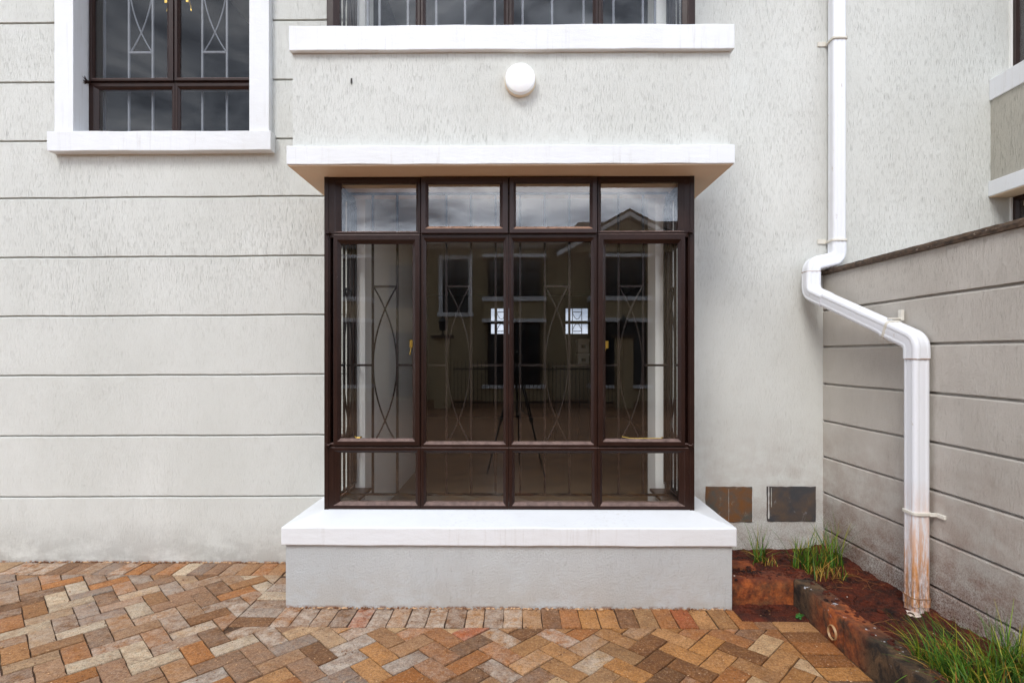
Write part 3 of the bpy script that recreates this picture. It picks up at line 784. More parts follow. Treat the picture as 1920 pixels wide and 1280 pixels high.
# ---------------------------------------------------------------- neighbouring half with an identical bay
nb = thing('neighbouring_house', 'grey house half beyond the boundary wall with its own projecting bay', 'house', loc=(4.5, WY, 0))
NDX = 4.535
wall_sheet('party_wall', nb, WALL, 2.16, 3.43, -.06, 5.6)
wall_sheet('far_wall', nb, WALL, 5.55, 8.0, -.06, 5.6)
mb = MB(); mb.box(3.43, 5.55, WY + .001, WY + .2, 2.6, 3.3); mb.build('lintel', INT, nb)
bay_masonry(nb, NDX, NWALL, BASEM)
bay_lower_window(nb, NDX, False)
bay_upper_window(nb, NDX)
boxes('inner_wall', DIM, nb, [(2.2, 8.0, 8, 8.1, .1, 5.5), (2.16, 2.26, 3.92, 8, .1, 5.5), (8.0, 8.1, 3.72, 8, -.05, 5.5)])
boxes('opening_jamb', INT, nb, [(JL + NDX - .12, JL + NDX, WY - .012, WY + .203, .24, 2.599), (JL + NDX - .12, JL + NDX, WY - .012, WY + .203, 3.3, 4.76)])
mb = MB(); mb.box(2.2, 8, 3.918, 8, .0, .24); mb.build('tiled_floor', FLOOR, nb)
boxes('ceiling', DIM, nb, [(2.2, 8, 3.916, 8, 2.601, 2.79), (2.2, 8, 3.916, 8, 5.46, 5.6)])
mb = MB(); mb.box(2.15, 8.6, 3.0, 11, 5.61, 5.8); mb.build('roof', ROOF, nb)

# ---------------------------------------------------------------- wall lamp
LX, LZ = xp(975.5, 3.06), zp(148, 3.06)
lamp = thing('wall_lamp', 'round white bulkhead lamp on the render panel above the bay window', 'wall lamp', loc=(LX, 3.10, LZ))
mb = MB(); mb.lathe([(0, 0), (.0885, 0), (.0885, .018), (.084, .026), (0, .026)], (LX, 3.1005, LZ), (0, -1, 0), 56); mb.build('lamp_base', LAMPB, lamp, smooth=35)
mb = MB(); mb.lathe([(.084, .022), (.0855, .028), (.0855, .046), (.082, .054), (.070, .059), (.045, .063), (.02, .0645), (.001, .065)], (LX, 3.1005, LZ), (0, -1, 0), 56)
mb.build('lamp_cover', LAMP, lamp, smooth=35)
for a in (-.079, .079):
    mb = MB(); mb.lathe([(0, 0), (.003, 0), (.003, .004), (0, .004)], (LX + a, 3.1005 - .050, LZ), (0, -1, 0), 10)
    mb.build('screw', BLACK, lamp)

# ---------------------------------------------------------------- boundary wall
CXW = xp(1543, WY)
wx = lambda Y: CXW + .0406 * (WY - Y)
bw = thing('boundary_wall', 'grooved grey boundary wall with slate coping running out from the corner', 'boundary wall', loc=(CXW, WY, 0))
bz = [zp(p, WY, 2.1) for p in (990, 922, 855, 788, 719, 650, 582)]
mb = MB(); rows = [(-.05, 0, 0)]
for g in bz: rows += [(g - .0150, 0, 1), (g - .0072, .006, 1), (g - .0065, .022, 1), (g + .0055, .023, 2), (g + .0070, 0, 2)]
ztop = zp(517, WY, 2.1); rows.append((ztop, 0, 0))
ys = [WY - i * .08 for i in range(0, 60)]; vs = []
for (z_, dd, g) in rows:
    for y in ys:
        a = (.0022 * noise.noise(Vector((y * 2, z_, 9))) + .0010 * noise.noise(Vector((y * 12, z_ * 7, 9)))) if g else 0
        vs.append((wx(y) + dd + .002 * noise.noise(Vector((y * 1.7, z_ * 1.7, 5))), y, z_ + a))
W = len(ys)
mb.add(vs, [(j * W + i, j * W + i + 1, (j + 1) * W + i + 1, (j + 1) * W + i) for j in range(len(rows) - 1) for i in range(W - 1)])
y0, y1 = ys[-1], WY
mb.quad((wx(y0) + .2, y0, -.05), (wx(y0) + .2, y0, ztop), (wx(y1) + .2, y1, ztop), (wx(y1) + .2, y1, -.05))
mb.quad((wx(y0), y0, ztop), (wx(y1), y1, ztop), (wx(y1) + .2, y1, ztop), (wx(y0) + .2, y0, ztop))
mb.quad((wx(y0), y0, -.05), (wx(y0) + .2, y0, -.05), (wx(y0) + .2, y0, ztop), (wx(y0), y0, ztop))
mb.build('wall_body', BWALL, bw, fix=False)
mb = MB(); n = 150; L = WY - y0; prof = []
for i in range(n + 1):
    y = WY - .004 - L * i / n
    j = lambda k: .006 * noise.noise(Vector((y * 22, k * 5, 1))) + .004 * noise.noise(Vector((y * 70, k * 5, 1)))
    zt = ztop + .036
    prof += [(wx(y) - .016 + j(0), y, ztop + .001), (wx(y) - .020 + j(1), y, ztop + .018 + j(4) * .4), (wx(y) - .014 + j(2), y, zt + j(3) * .3), (wx(y) + .22, y, zt), (wx(y) + .22, y, ztop + .001)]
fs = [(i * 5 + k, i * 5 + (k + 1) % 5, (i + 1) * 5 + (k + 1) % 5, (i + 1) * 5 + k) for i in range(n) for k in range(5)] + [(0, 1, 2, 3, 4), tuple(n * 5 + k for k in (4, 3, 2, 1, 0))]
mb.add(prof, fs); mb.build('coping', COPING, bw)

# ---------------------------------------------------------------- downpipe
dp = thing('downpipe', 'fluted white downpipe kinking round the corner, red earth stained at its foot', 'downpipe', loc=(2.09, 2.81, .08))
def sweep(mb, path, w, h, up_hint, flutes=True, n_arc=7, rad=.05):
    """rounded rectangular fluted section swept along path; corners become swept elbows"""
    P = [Vector(p) for p in path]; pts = [P[0]]
    for i in range(1, len(P) - 1):
        a = (P[i - 1] - P[i]); b = (P[i + 1] - P[i]); r_ = min(rad, a.length * .45, b.length * .45)
        pa, pb = P[i] + a.normalized() * r_, P[i] + b.normalized() * r_
        for k in range(n_arc + 1):
            t = k / n_arc; pts.append(pa.lerp(P[i], t).lerp(P[i].lerp(pb, t), t))
    pts.append(P[-1])
    prof = []
    N = 96
    for k in range(N):
        a = k / N * 2 * math.pi; c_, s_ = math.cos(a), math.sin(a); e_ = .42
        x = abs(c_) ** e_ * (1 if c_ > 0 else -1); y = abs(s_) ** e_ * (1 if s_ > 0 else -1)
        rr = 1.0
        if flutes:
            for f in (-.36, .36):
                if abs(s_) > .5 and abs(x - f) < .13: rr = min(rr, .90 + .10 * (abs(x - f) / .13))
                if abs(c_) > .5 and abs(y - f) < .13: rr = min(rr, .90 + .10 * (abs(y - f) / .13))
        prof.append((x * w / 2 * rr, y * h / 2 * rr))
    vs = []; up = Vector(up_hint)
    for i, p in enumerate(pts):
        t = (pts[min(i + 1, len(pts) - 1)] - pts[max(i - 1, 0)]).normalized()
        v = (up - t * up.dot(t)).normalized(); u = v.cross(t).normalized(); up = v
        vs += [p + u * a + v * b for a, b in prof]
    K = len(prof); M_ = len(pts)
    fs = [(i * K + k, i * K + (k + 1) % K, (i + 1) * K + (k + 1) % K, (i + 1) * K + k) for i in range(M_ - 1) for k in range(K)]
    fs += [tuple(reversed(range(K))), tuple((M_ - 1) * K + k for k in range(K))]
    mb.add(vs, fs)
PX = xp(1570, 3.655); PYy = 3.66
zA = zp(470, 3.64, 2.1); 
pB = (xp(1521, 3.62), 3.62, zp(520, 3.62, 2)); pC = (xp(1521, 3.61), 3.61, zp(549, 3.62, 2))
PL = (wx(2.815) - .062, 2.815, zp(640, 2.815, 2.1)); PF = (wx(2.815) - .062, 2.815, .06)
W1 = .090
mb = MB(); sweep(mb, [(PX, PYy, 6.0), (PX, PYy, zA - .01)], W1, .078, (0, -1, 0)); mb.build('upper_pipe', PVC, dp, smooth=32)
mb = MB(); sweep(mb, [(PX, PYy, zA + .07), (PX, PYy, zA - .055), (pB[0], pB[1], pB[2] + .085), (pB[0], pB[1], pB[2] - .02)], W1 + .006, .084, (0, -1, 0), rad=.07); mb.build('swan_neck', PVC, dp, smooth=32)
dirv = (Vector(PL) - Vector(pC)).normalized()
q1 = Vector(pC) + dirv * .16
mb = MB(); sweep(mb, [(pB[0], pB[1], pB[2] + .035), pC, tuple(q1)], W1 + .011, .086, (0, -1, 0), rad=.05); mb.build('corner_elbow', PVC, dp, smooth=32)
mb = MB(); sweep(mb, [tuple(q1 - dirv * .06), tuple(Vector(PL) - dirv * .16)], W1 - .002, .080, (-1, 0, .0)); mb.build('sloping_pipe', PVC, dp, smooth=32)
mb = MB(); sweep(mb, [tuple(Vector(PL) - dirv * .20), PL, (PL[0], PL[1], PL[2] - .09)], W1 + .008, .092, (-1, 0, .0), rad=.09); mb.build('lower_elbow', PVC, dp, smooth=32)
mb = MB(); sweep(mb, [(PL[0], PL[1], PL[2] - .07), PF], W1, .086, (-1, 0, 0)); mb.build('lower_pipe', PVC, dp, smooth=32)
mb = MB(); sweep(mb, [(PL[0], PL[1], .185), (PL[0], PL[1], .145)], W1 + .008, .094, (-1, 0, 0)); mb.build('foot_collar', PVC, dp, smooth=32)
def band(mb, c_, tdir, w, h, up, th=.006, ln=.026):
    c_ = Vector(c_); t = Vector(tdir).normalized(); sweep(mb, [tuple(c_ - t * ln / 2), tuple(c_ + t * ln / 2)], w + th * 2, h + th * 2, up, False)
for (c_, t, up, tab) in (((PX, PYy, zp(77, 3.66, 2.1)), (0, 0, -1), (0, -1, 0), 'l'), ((PX, PYy, zp(452, 3.66, 2.1)), (0, 0, -1), (0, -1, 0), 'l'),
                         ((PL[0], PL[1], zp(959, 2.815, 2.1)), (0, 0, -1), (-1, 0, 0), 'r'), (tuple(Vector(PL) - dirv * .17), tuple(dirv), (-1, 0, 0), 'u')):
    mb = MB(); band(mb, c_, t, W1 + .004, .084, up, ln=.016 if tab != 'l' else .014)
    x, y, z_ = c_
    if tab == 'l': mb.box(x - .10, x - .045, WY - .008, WY + .002, z_ - .010, z_ + .022); mb.box(x - .05, x - .044, WY - .05, WY - .006, z_ - .009, z_ + .009)
    if tab == 'r':
        mb.box(x + .03, x + .068, y - .058, y - .050, z_ - .010, z_ + .010); mb.box(x + .055, x + .068, y - .11, y - .05, z_ - .010, z_ + .010)
    if tab == 'u': mb.box(x - .02, x + .055, y - .01, y + .01, z_ + .058, z_ + .066); mb.box(x + .045, x + .06, y - .014, y + .014, z_ + .05, z_ + .11)
    mb.build('pipe_clip', CLIP, dp, bevel=.0015, bevel_seg=1)
mb = MB()
for c_, t, up, w, h in (((PX, PYy, zA + .07), (0, 0, -1), (0, -1, 0), W1 + .006, .084), ((pB[0], pB[1], pB[2] + .035), (0, 0, -1), (0, -1, 0), W1 + .011, .086),
                        ((PL[0], PL[1], PL[2] - .09), (0, 0, -1), (-1, 0, 0), W1 + .008, .092), ((PL[0], PL[1], .187), (0, 0, -1), (-1, 0, 0), W1 + .008, .094)):
    mb = MB(); band(mb, c_, t, w, h, up, .0007, .003); mb.build('joint_line', GRIME, dp)

# ---------------------------------------------------------------- ground: far sheet, paving, soil
mb = MB(); mb.quad((-400, -400, -.06), (400, -400, -.06), (400, 400, -.06), (-400, 400, -.06)); tag(mb.build('ground', FARG), kind='structure')
mb = MB(); mb.quad((-14, -11.15, -.012), (14, -11.15, -.012), (14, .85, -.012), (-14, .85, -.012)); tag(mb.build('courtyard_paving', FARPAVE), kind='structure')
mb = MB(); mb.quad((-8, .84, -.0095), (1.60, .84, -.0095), (1.60, WY + .02, -.0095), (-8, WY + .02, -.0095)); tag(mb.build('joint_sand', SAND), kind='structure')

def clip(poly, nx, ny, c_):          # keep nx*x + ny*y <= c
    out = []
    for i in range(len(poly)):
        a, b = poly[i], poly[(i + 1) % len(poly)]
        da, db = nx * a[0] + ny * a[1] - c_, nx * b[0] + ny * b[1] - c_
        if da <= 0: out.append(a)
        if (da < 0 < db) or (db < 0 < da):
            t = da / (da - db); out.append((a[0] + (b[0] - a[0]) * t, a[1] + (b[1] - a[1]) * t))
    return out
def area(p): return abs(sum(p[i][0] * p[(i + 1) % len(p)][1] - p[(i + 1) % len(p)][0] * p[i][1] for i in range(len(p)))) / 2
bm = bmesh.new(); lay = bm.verts.layers.float_color.new('brick')
rb = random.Random(21)
PAL_L = [((152, 116, 84), 4), ((136, 110, 90), 3), ((158, 114, 74), 4), ((108, 76, 52), 3), ((142, 130, 120), 3), ((180, 152, 120), 3), ((164, 104, 52), 4), ((202, 186, 160), 3), ((150, 120, 98), 2)]
PAL_R = [((176, 122, 66), 5), ((156, 96, 46), 5), ((116, 74, 42), 3), ((180, 132, 84), 4), ((100, 68, 44), 1), ((162, 80, 44), 1), ((198, 166, 126), 1.5), ((150, 116, 80), 1.5), ((132, 132, 136), .4)]
def pick(pal):
    t = rb.uniform(0, sum(w for _, w in pal))
    for c_, w in pal:
        t -= w
        if t <= 0: return c_
    return pal[0][0]
def brick(poly, paleboost=0.0, pal=None):
    if len(poly) < 3 or area(poly) < .0012: return
    cx_ = sum(p[0] for p in poly) / len(poly); cy_ = sum(p[1] for p in poly) / len(poly)
    if pal is None:
        pr = (cx_ + 1.3) / 1.6 + rb.uniform(-.4, .4); pal = PAL_R if pr > .5 else PAL_L
    c_ = pick(pal); j = rb.uniform(.94, 1.16); sat = srgb(*[min(255, v * j) for v in c_])
    pl = (rb.random() ** 2.4) + paleboost
    if cx_ > .4: pl *= .3
    if -1.3 < cx_ < -.2 and cy_ > YF: pl = rb.uniform(.55, 1)
    if (poly[0][0] - cx_) ** 2 > 9: pass
    dz = rb.uniform(-.0040, .0030); tx, ty = rb.uniform(-.02, .02), rb.uniform(-.02, .02)
    q = []
    for i in range(len(poly)):           # wear the edges: extra points with a small wander
        a, b = poly[i], poly[(i + 1) % len(poly)]
        L_ = math.dist(a, b); k = max(1, int(L_ / .036))
        for m_ in range(k):
            t = m_ / k; q.append((a[0] + (b[0] - a[0]) * t + rb.uniform(-.0019, .0019), a[1] + (b[1] - a[1]) * t + rb.uniform(-.0019, .0019)))
    top = [bm.verts.new((x, y, dz + tx * (x - cx_) + ty * (y - cy_))) for x, y in q]
    bot = [bm.verts.new((x, y, -.03)) for x, y in q]
    for v_ in top + bot: v_[lay] = (sat[0], sat[1], sat[2], max(0, min(1, pl)))
    try: f = bm.faces.new(top)
    except ValueError: return
    if f.normal.z < 0 or True:
        f.normal_update()
        if f.normal.z < 0: f.normal_flip()
    n_ = len(top)
    for i in range(n_):
        bm.faces.new((top[i], top[(i + 1) % n_], bot[(i + 1) % n_], bot[i]))
XL, YF, YW = -1.315 - .215, 3.05 - .212, WY - .212        # edges of the border courses
KX = 1.575; XR = KX - .205
g = .0024                                               # half joint
# herringbone at 45 degrees
import itertools
bw_, bl_ = .1035, .207
ca, sa = math.cos(R(45.5)), math.sin(R(45.5))
ox, oy = .031, 2.417
NN = 60
for i in range(-NN, NN):
    for jn in range(-NN // 2, NN // 2):
        for kind in (0, 1):
            # stretcher pair tiling of the 1x2 herringbone on a lattice (1,1),(2,-2)
            bx, by = i * 1 + jn * 2, i * 1 - jn * 2
            if kind == 0: u0, u1, v0, v1 = bx, bx + 2, by, by + 1
            else: u0, u1, v0, v1 = bx - 0, bx + 1, by + 1, by + 3
            u0, u1, v0, v1 = u0 * bw_ + g, u1 * bw_ - g, v0 * bw_ + g, v1 * bw_ - g
            P = [(ox + u * ca - v * sa, oy + u * sa + v * ca) for u, v in ((u0, v0), (u1, v0), (u1, v1), (u0, v1))]
            mx, my = sum(p[0] for p in P) / 4, sum(p[1] for p in P) / 4
            if mx < -5.4 or mx > 1.7 or my < .9 or my > 3.9: continue
            P = [(x + rb.uniform(-.0018, .0018), y + rb.uniform(-.0018, .0018)) for x, y in P]
            P = clip(P, 1, 0, XR - g); P = clip(P, 0, 1, YW - g)
            if not P: continue
            over = any(x > XL and y > YF for x, y in P)
            if over:
                P = clip(P, 1, 0, XL - g) if mx < XL else clip(P, 0, 1, YF - g)
            brick(P)
# border courses: along the house, beside the bay, in front of the bay, along the kerb
def course(n, fn, **k):
    for i in range(n):
        P = fn(i)
        if P: brick([(x + rb.uniform(-.0025, .0025), y + rb.uniform(-.0025, .0025)) for x, y in P], **k)
bp = .1045
course(38, lambda i: [(-1.32 - .215 - bp * (i + 1) + g - .0, YW + g), (-1.32 - .215 - bp * i - g, YW + g), (-1.32 - .215 - bp * i - g, WY - .004), (-1.32 - .215 - bp * (i + 1) + g, WY - .004)])
course(2, lambda i: [(-1.32 - .215 + bp * i + g, YW + g), (-1.32 - .215 + bp * (i + 1) - g, YW + g), (-1.32 - .215 + bp * (i + 1) - g, WY - .004), (-1.32 - .215 + bp * i + g, WY - .004)])
course(6, lambda i: [(XL + g, YF + .004 + bp * i + g), (-1.319, YF + .004 + bp * i + g), (-1.319, YF + .004 + bp * (i + 1) - g), (XL + g, YF + .004 + bp * (i + 1) - g)] if YF + bp * (i + 1) < YW + .03 else None)
course(27, lambda i: [(-1.315 + .1035 * i + g, YF + g), (-1.315 + .1035 * (i + 1) - g, YF + g), (-1.315 + .1035 * (i + 1) - g, 3.052), (-1.315 + .1035 * i + g, 3.052)], )
course(20, lambda i: [(XR + g, 2.915 - bp * (i + 1) + g), (KX - .004, 2.915 - bp * (i + 1) + g), (KX - .004, 2.915 - bp * i - g), (XR + g, 2.915 - bp * i - g)], pal=PAL_R)
bmesh.ops.recalc_face_normals(bm, faces=bm.faces)
top_edges = [e_ for e_ in bm.edges if e_.verts[0].co.z > -.02 and e_.verts[1].co.z > -.02]
bmesh.ops.bevel(bm, geom=top_edges, offset=.0046, segments=2, affect='EDGES', profile=.6)
for f in bm.faces: f.smooth = True
bmesh.ops.recalc_face_normals(bm, faces=bm.faces)
me = bpy.data.meshes.new('pavement'); bm.to_mesh(me); bm.free(); me.materials.append(PAVER)
me.set_sharp_from_angle(angle=R(50))
pv = bpy.data.objects.new('pavement', me); COL.objects.link(pv); tag(pv, kind='structure')

# soil bed
def soil_h(x, y):
    n1 = noise.noise(Vector((x * 4, y * 4, 0))) * .024 + noise.noise(Vector((x * 13, y * 13, 2))) * .016 + noise.noise(Vector((x * 37, y * 37, 2))) * .009
    if x < 1.63 and y < 3.15:
        edge = max(0, min(1, (2.93 - y) / .06)); return -.012 * edge + .004 + n1 * .35 - .022 * edge
    if x < 1.63 and y < 3.25: return .1 + n1 * .3
    toward = max(0, (x - 1.68) / (wx(y) - 1.68))
    return .098 + n1 + .035 * toward ** 3 + .012 * max(0, y - 3.3)
mb = MB(); nx, ny = 130, 300; vs = []
for j in range(ny + 1):
    y = 1.0 + (WY + .02 - 1.0) * j / ny
    for i in range(nx + 1):
        x = 1.215 + (wx(y) + .02 - 1.215) * i / nx
        vs.append((x, y, soil_h(x, y)))
mb.add(vs, [(j * (nx + 1) + i, j * (nx + 1) + i + 1, (j + 1) * (nx + 1) + i + 1, (j + 1) * (nx + 1) + i) for j in range(ny) for i in range(nx)])
rs = random.Random(5)
def clod(mb, x, y, z_, r_, sq=.6):
    t = (1 + 5 ** .5) / 2
    V = [(-1, t, 0), (1, t, 0), (-1, -t, 0), (1, -t, 0), (0, -1, t), (0, 1, t), (0, -1, -t), (0, 1, -t), (t, 0, -1), (t, 0, 1), (-t, 0, -1), (-t, 0, 1)]
    Fc = [(0, 11, 5), (0, 5, 1), (0, 1, 7), (0, 7, 10), (0, 10, 11), (1, 5, 9), (5, 11, 4), (11, 10, 2), (10, 7, 6), (7, 1, 8), (3, 9, 4), (3, 4, 2), (3, 2, 6), (3, 6, 8), (3, 8, 9), (4, 9, 5), (2, 4, 11), (6, 2, 10), (8, 6, 7), (9, 8, 1)]
    mb.add([(x + a * r_ * rs.uniform(.35, .65), y + b * r_ * rs.uniform(.35, .65), z_ + c_ * r_ * rs.uniform(.35, .65) * sq) for a, b, c_ in V], Fc)
for _ in range(2200):
    y = rs.uniform(1.5, 3.7); x = rs.uniform(1.45, wx(y) - .01)
    if x < 1.70 and y < 3.25 and not (x < 1.56 and 2.94 < y < 3.09): continue
    clod(mb, x, y, soil_h(x, y), rs.choice((.004, .005, .006, .008, .012, .018)) * rs.uniform(.6, 1.2))
for _ in range(420):       # crumbs lying on the kerb stones and washed over their edges
    k = rs.random()
    if k < .5: x, y, z_ = rs.uniform(1.24, 1.70), rs.gauss(3.20, .04), .150
    elif k < .75: x, y, z_ = rs.gauss(1.67, .02), rs.uniform(1.9, 3.1), .158
    else: x, y, z_ = rs.uniform(1.25, 1.56), rs.gauss(3.06, .03), soil_h(1.4, 3.0) + .004
    clod(mb, x, y, z_, rs.choice((.004, .006, .010, .014)) * rs.uniform(.6, 1.3))
so = mb.build('soil', SOIL, smooth=60, fix=False); tag(so, kind='structure')
mb = MB()
for (x, y, r_) in ((1.26, 3.13, .006), (1.9, 2.3, .006), (1.75, 2.05, .007), (1.83, 3.0, .005), (2.0, 2.6, .006), (1.95, 2.15, .006), (1.88, 3.3, .006), (1.74, 2.5, .005), (2.02, 2.35, .005)):
    z_ = .158 if y == 3.13 else soil_h(x, y) + .004; clod(mb, x, y, z_, r_, .7)
tag(mb.build('pebbles', CEMENT, smooth=60), kind='stuff')
mb = MB()
for k in range(9):
    clod(mb, PL[0] - .055 + rs.uniform(-.03, .03), PL[1] - .035 + rs.uniform(-.02, .02), .112 + rs.uniform(-.006, .004), rs.uniform(.016, .026), .35)
tag(mb.build('cement_lump', CEMENT, smooth=60), 'white splash of cement at the foot of the downpipe', 'cement')

mb = MB()
for _ in range(2600):
    x, y = rs.uniform(-3.4, 1.56), 3.70 - 1.5 * rs.random() ** .8
    if x > -1.33 and y > 3.04: continue
    clod(mb, x, y, .003, rs.choice((.0012, .0018, .0026, .004)) * rs.uniform(.7, 1.2))
for _ in range(700):       # washed up against the plinth and the wall
    x = rs.uniform(-3.4, 1.22); y = (3.048 - abs(rs.gauss(0, .006))) if x > -1.31 else (WY - .004 - abs(rs.gauss(0, .007)))
    clod(mb, x, y, .003, rs.uniform(.003, .009))
M = Mat('sandy_grit', srgb(170, 120, 80), .9); M.color(M.mix(M.ramp(M.noise(25, detail=3), (.4, 0.0), (.6, 1.0)), srgb(104, 64, 38), srgb(208, 168, 128)))
tag(mb.build('grit', M.m, smooth=60), kind='stuff')

# kerb
kb = thing('kerb', 'stained concrete kerb turning along the soil bed below the boundary wall', 'kerb', loc=(1.63, 2.5, 0))
def rough_bar(a, b, ax, w0, w1, z0, z1, amp=.008, mat=None, name='kerb_stone', seed=0):
    n = int(abs(b - a) / .018); mb = MB(); K = 12; ring0 = []
    for (p, q) in ((0, 0), (0, .35), (0, .7), (0, .93), (.07, 1), (.35, 1), (.65, 1), (.93, 1), (1, .93), (1, .7), (1, .35), (1, 0)): ring0.append((w0 + (w1 - w0) * p, z0 + (z1 - z0) * q))
    vs = []
    for i in range(n + 1):
        t = a + (b - a) * i / n
        for k, (w, z_) in enumerate(ring0):
            d1 = noise.noise(Vector((t * 9, w * 12 + seed, z_ * 12))) * amp + noise.noise(Vector((t * 34, w * 30 + seed, z_ * 30))) * amp * .5
            d2 = noise.noise(Vector((t * 9, w * 12, z_ * 12 + 40 + seed))) * amp
            vs.append((w + d1, t, z_ + d2) if ax == 'y' else (t, w + d1, z_ + d2))
    fs = [(i * K + k, i * K + (k + 1) % K, (i + 1) * K + (k + 1) % K, (i + 1) * K + k) for i in range(n) for k in range(K)] + [tuple(range(K)), tuple(reversed([n * K + k for k in range(K)]))]
    mb.add(vs, fs); return mb.build(name, mat, kb, smooth=45)
rough_bar(1.0, 2.62, 'y', 1.582, 1.700, -.04, .160, mat=KERBB, seed=1)
rough_bar(2.626, 3.09, 'y', 1.580, 1.694, -.04, .157, mat=KERBB, seed=2)
rough_bar(1.222, 1.70, 'x', 3.096, 3.225, -.04, .150, amp=.011, mat=KERBA, seed=3)
rough_bar(1.222, 1.46, 'x', 3.30, 3.42, -.0, .140, amp=.011, mat=KERBA, seed=4)
mb = MB(); DX, DY, DZ = 1.582, 2.705, .050
ring = []
N = 28
for (r_, h) in ((.030, .05), (.031, -.010), (.0335, -.013), (.037, -.009), (.038, .01)):
    for k in range(N):
        a = k / N * 2 * math.pi; j = 1 + .08 * noise.noise(Vector((math.cos(a) * 2, math.sin(a) * 2, h * 30)))
        ring.append((DX + h, DY + math.cos(a) * r_ * j, DZ + math.sin(a) * r_ * j))
mb.add(ring, [(i * N + k, i * N + (k + 1) % N, (i + 1) * N + (k + 1) % N, (i + 1) * N + k) for i in range(4) for k in range(N)])
mb.build('drain_outlet', DRAIN, kb, smooth=40)
mb = MB(); mb.lathe([(0, 0), (.0295, 0)], (DX - .0035, DY, DZ), (-1, 0, 0), 28); mb.build('drain_bore', SAND, kb)

# ---------------------------------------------------------------- grass
def tuft(name, label, spots, seed, group, lean=(0, 0)):
    rg = random.Random(seed); bm = bmesh.new(); lay = bm.verts.layers.float_color.new('blade')
    for (cx_, cy_, rad, n, h0, h1, dry) in spots:
        for _ in range(n):
            a = rg.uniform(0, 2 * math.pi); rr = rad * rg.random() ** .6
            x, y = cx_ + math.cos(a) * rr, cy_ + math.sin(a) * rr * .7
            z_ = soil_h(x, y) - .005
            if x < 1.70 and y < 3.2: z_ = .15
            h = rg.uniform(h0, h1) * 1.12; az = rg.uniform(0, 6.283); bend = rg.uniform(.1, 1.7) * rg.random() ** .5; w = rg.uniform(.0014, .0036)
            isdry = rg.random() < dry
            if isdry: c1 = srgb(*rg.choice(((168, 132, 52), (150, 104, 48), (186, 150, 70)))); h *= .75; bend *= 1.5
            else:
                c1 = srgb(*rg.choice(((58, 104, 28), (74, 122, 30), (42, 86, 28), (96, 136, 36), (62, 108, 40), (128, 146, 44))))
            d_ = Vector((math.cos(az), math.sin(az), 0)); sd = Vector((-d_.y, d_.x, 0)); segs = 7
            p = Vector((x, y, z_)); ang = rg.uniform(.02, .95) * rg.random() ** .4; prev = None; tw = rg.uniform(-1, 1)
            for k in range(segs + 1):
                t = k / segs; ww = w * (1 - t ** 1.6) + .0003
                side = (sd * math.cos(tw * t) + d_ * math.sin(tw * t)) * ww
                nrm = Vector((0, 0, 1)) * ww * .5
                q = [bm.verts.new(p - side), bm.verts.new(p - nrm * (1 - t)), bm.verts.new(p + side)]
                shade = .75 + .35 * t
                for v_ in q: v_[lay] = (min(1, c1[0] * shade * (1 + .5 * t * (not isdry))), min(1, c1[1] * shade), c1[2] * shade, 1)
                if prev:
                    bm.faces.new((prev[0], prev[1], q[1], q[0])); bm.faces.new((prev[1], prev[2], q[2], q[1]))
                prev = q
                st = h / segs; aa = ang + bend * t
                p = p + (Vector((0, 0, 1)) * math.cos(aa) + d_ * math.sin(aa)) * st + Vector((lean[0], lean[1], 0)) * st * t
                fl = soil_h(p.x, p.y) + .004
                if p.z < fl: p.z = fl
                lim = wx(p.y) - .006
                if p.x > lim: p.x = lim
                if p.y > WY - .01: p.y = WY - .01
    me = bpy.data.meshes.new(name); bm.to_mesh(me); bm.free(); me.materials.append(GRASS)
    for p_ in me.polygons: p_.use_smooth = True
    o = bpy.data.objects.new(name, me); COL.objects.link(o); return tag(o, label, 'grass tuft', group)
G = 'grass tufts growing in the soil bed'
tuft('grass_tuft', 'small green grass tuft at the left below the rusty slate cover', [(1.57, 3.50, .045, 40, .12, .26, .12), (1.60, 3.42, .05, 14, .06, .12, .7)], 1, G)
tuft('grass_tuft', 'widest grass tuft with straw blades below the dark grey slate cover', [(1.80, 3.36, .09, 90, .12, .28, .14), (1.96, 3.38, .09, 80, .12, .31, .12), (1.85, 3.26, .13, 90, .05, .15, .75)], 2, G)
tuft('grass_tuft', 'sprawling grass tuft spilling over the kerb in the bottom right corner', [(1.71, 2.28, .05, 50, .08, .2, .3), (1.75, 2.20, .07, 110, .12, .26, .2), (1.84, 2.14, .09, 130, .12, .28, .16), (1.74, 2.05, .09, 90, .08, .2, .3), (1.78, 2.24, .10, 60, .05, .16, .75)], 3, G, (-.5, .15))
tuft('grass_tuft', 'upright grass tuft against the boundary wall at the right edge', [(2.04, 2.24, .08, 110, .14, .27, .08), (1.99, 2.04, .11, 150, .12, .28, .14), (2.0, 2.12, .09, 40, .05, .12, .7)], 4, G)
# clover seedling
mb = MB(); rg = random.Random(9)
for k in range(26):
    a = rg.uniform(0, 6.28); r_ = .028 * rg.random() ** .5; x, y = 1.540 + math.cos(a) * r_, 2.945 + math.sin(a) * r_ * .8; z_ = .012 + rg.uniform(0, .026) * (1 - r_ / .04)
    rl = rg.uniform(.004, .007); tl = Vector((math.cos(a) * .4, math.sin(a) * .4 - .2, 1)).normalized(); u = tl.orthogonal().normalized(); v_ = tl.cross(u)
    c0 = Vector((x, y, z_)); mb.add([c0] + [c0 + (u * math.cos(q / 8 * 6.283) + v_ * math.sin(q / 8 * 6.283)) * rl - tl * .0015 for q in range(8)], [(0, q + 1, (q + 1) % 8 + 1) for q in range(8)])
    mb.tube([(1.540, 2.945, .0), (x, y, z_)], .0007, 4, cap=False)
M = Mat('clover_leaf', srgb(40, 120, 30), .5); M.color(M.mix(M.noise(60), srgb(30, 86, 22), srgb(54, 116, 34)))
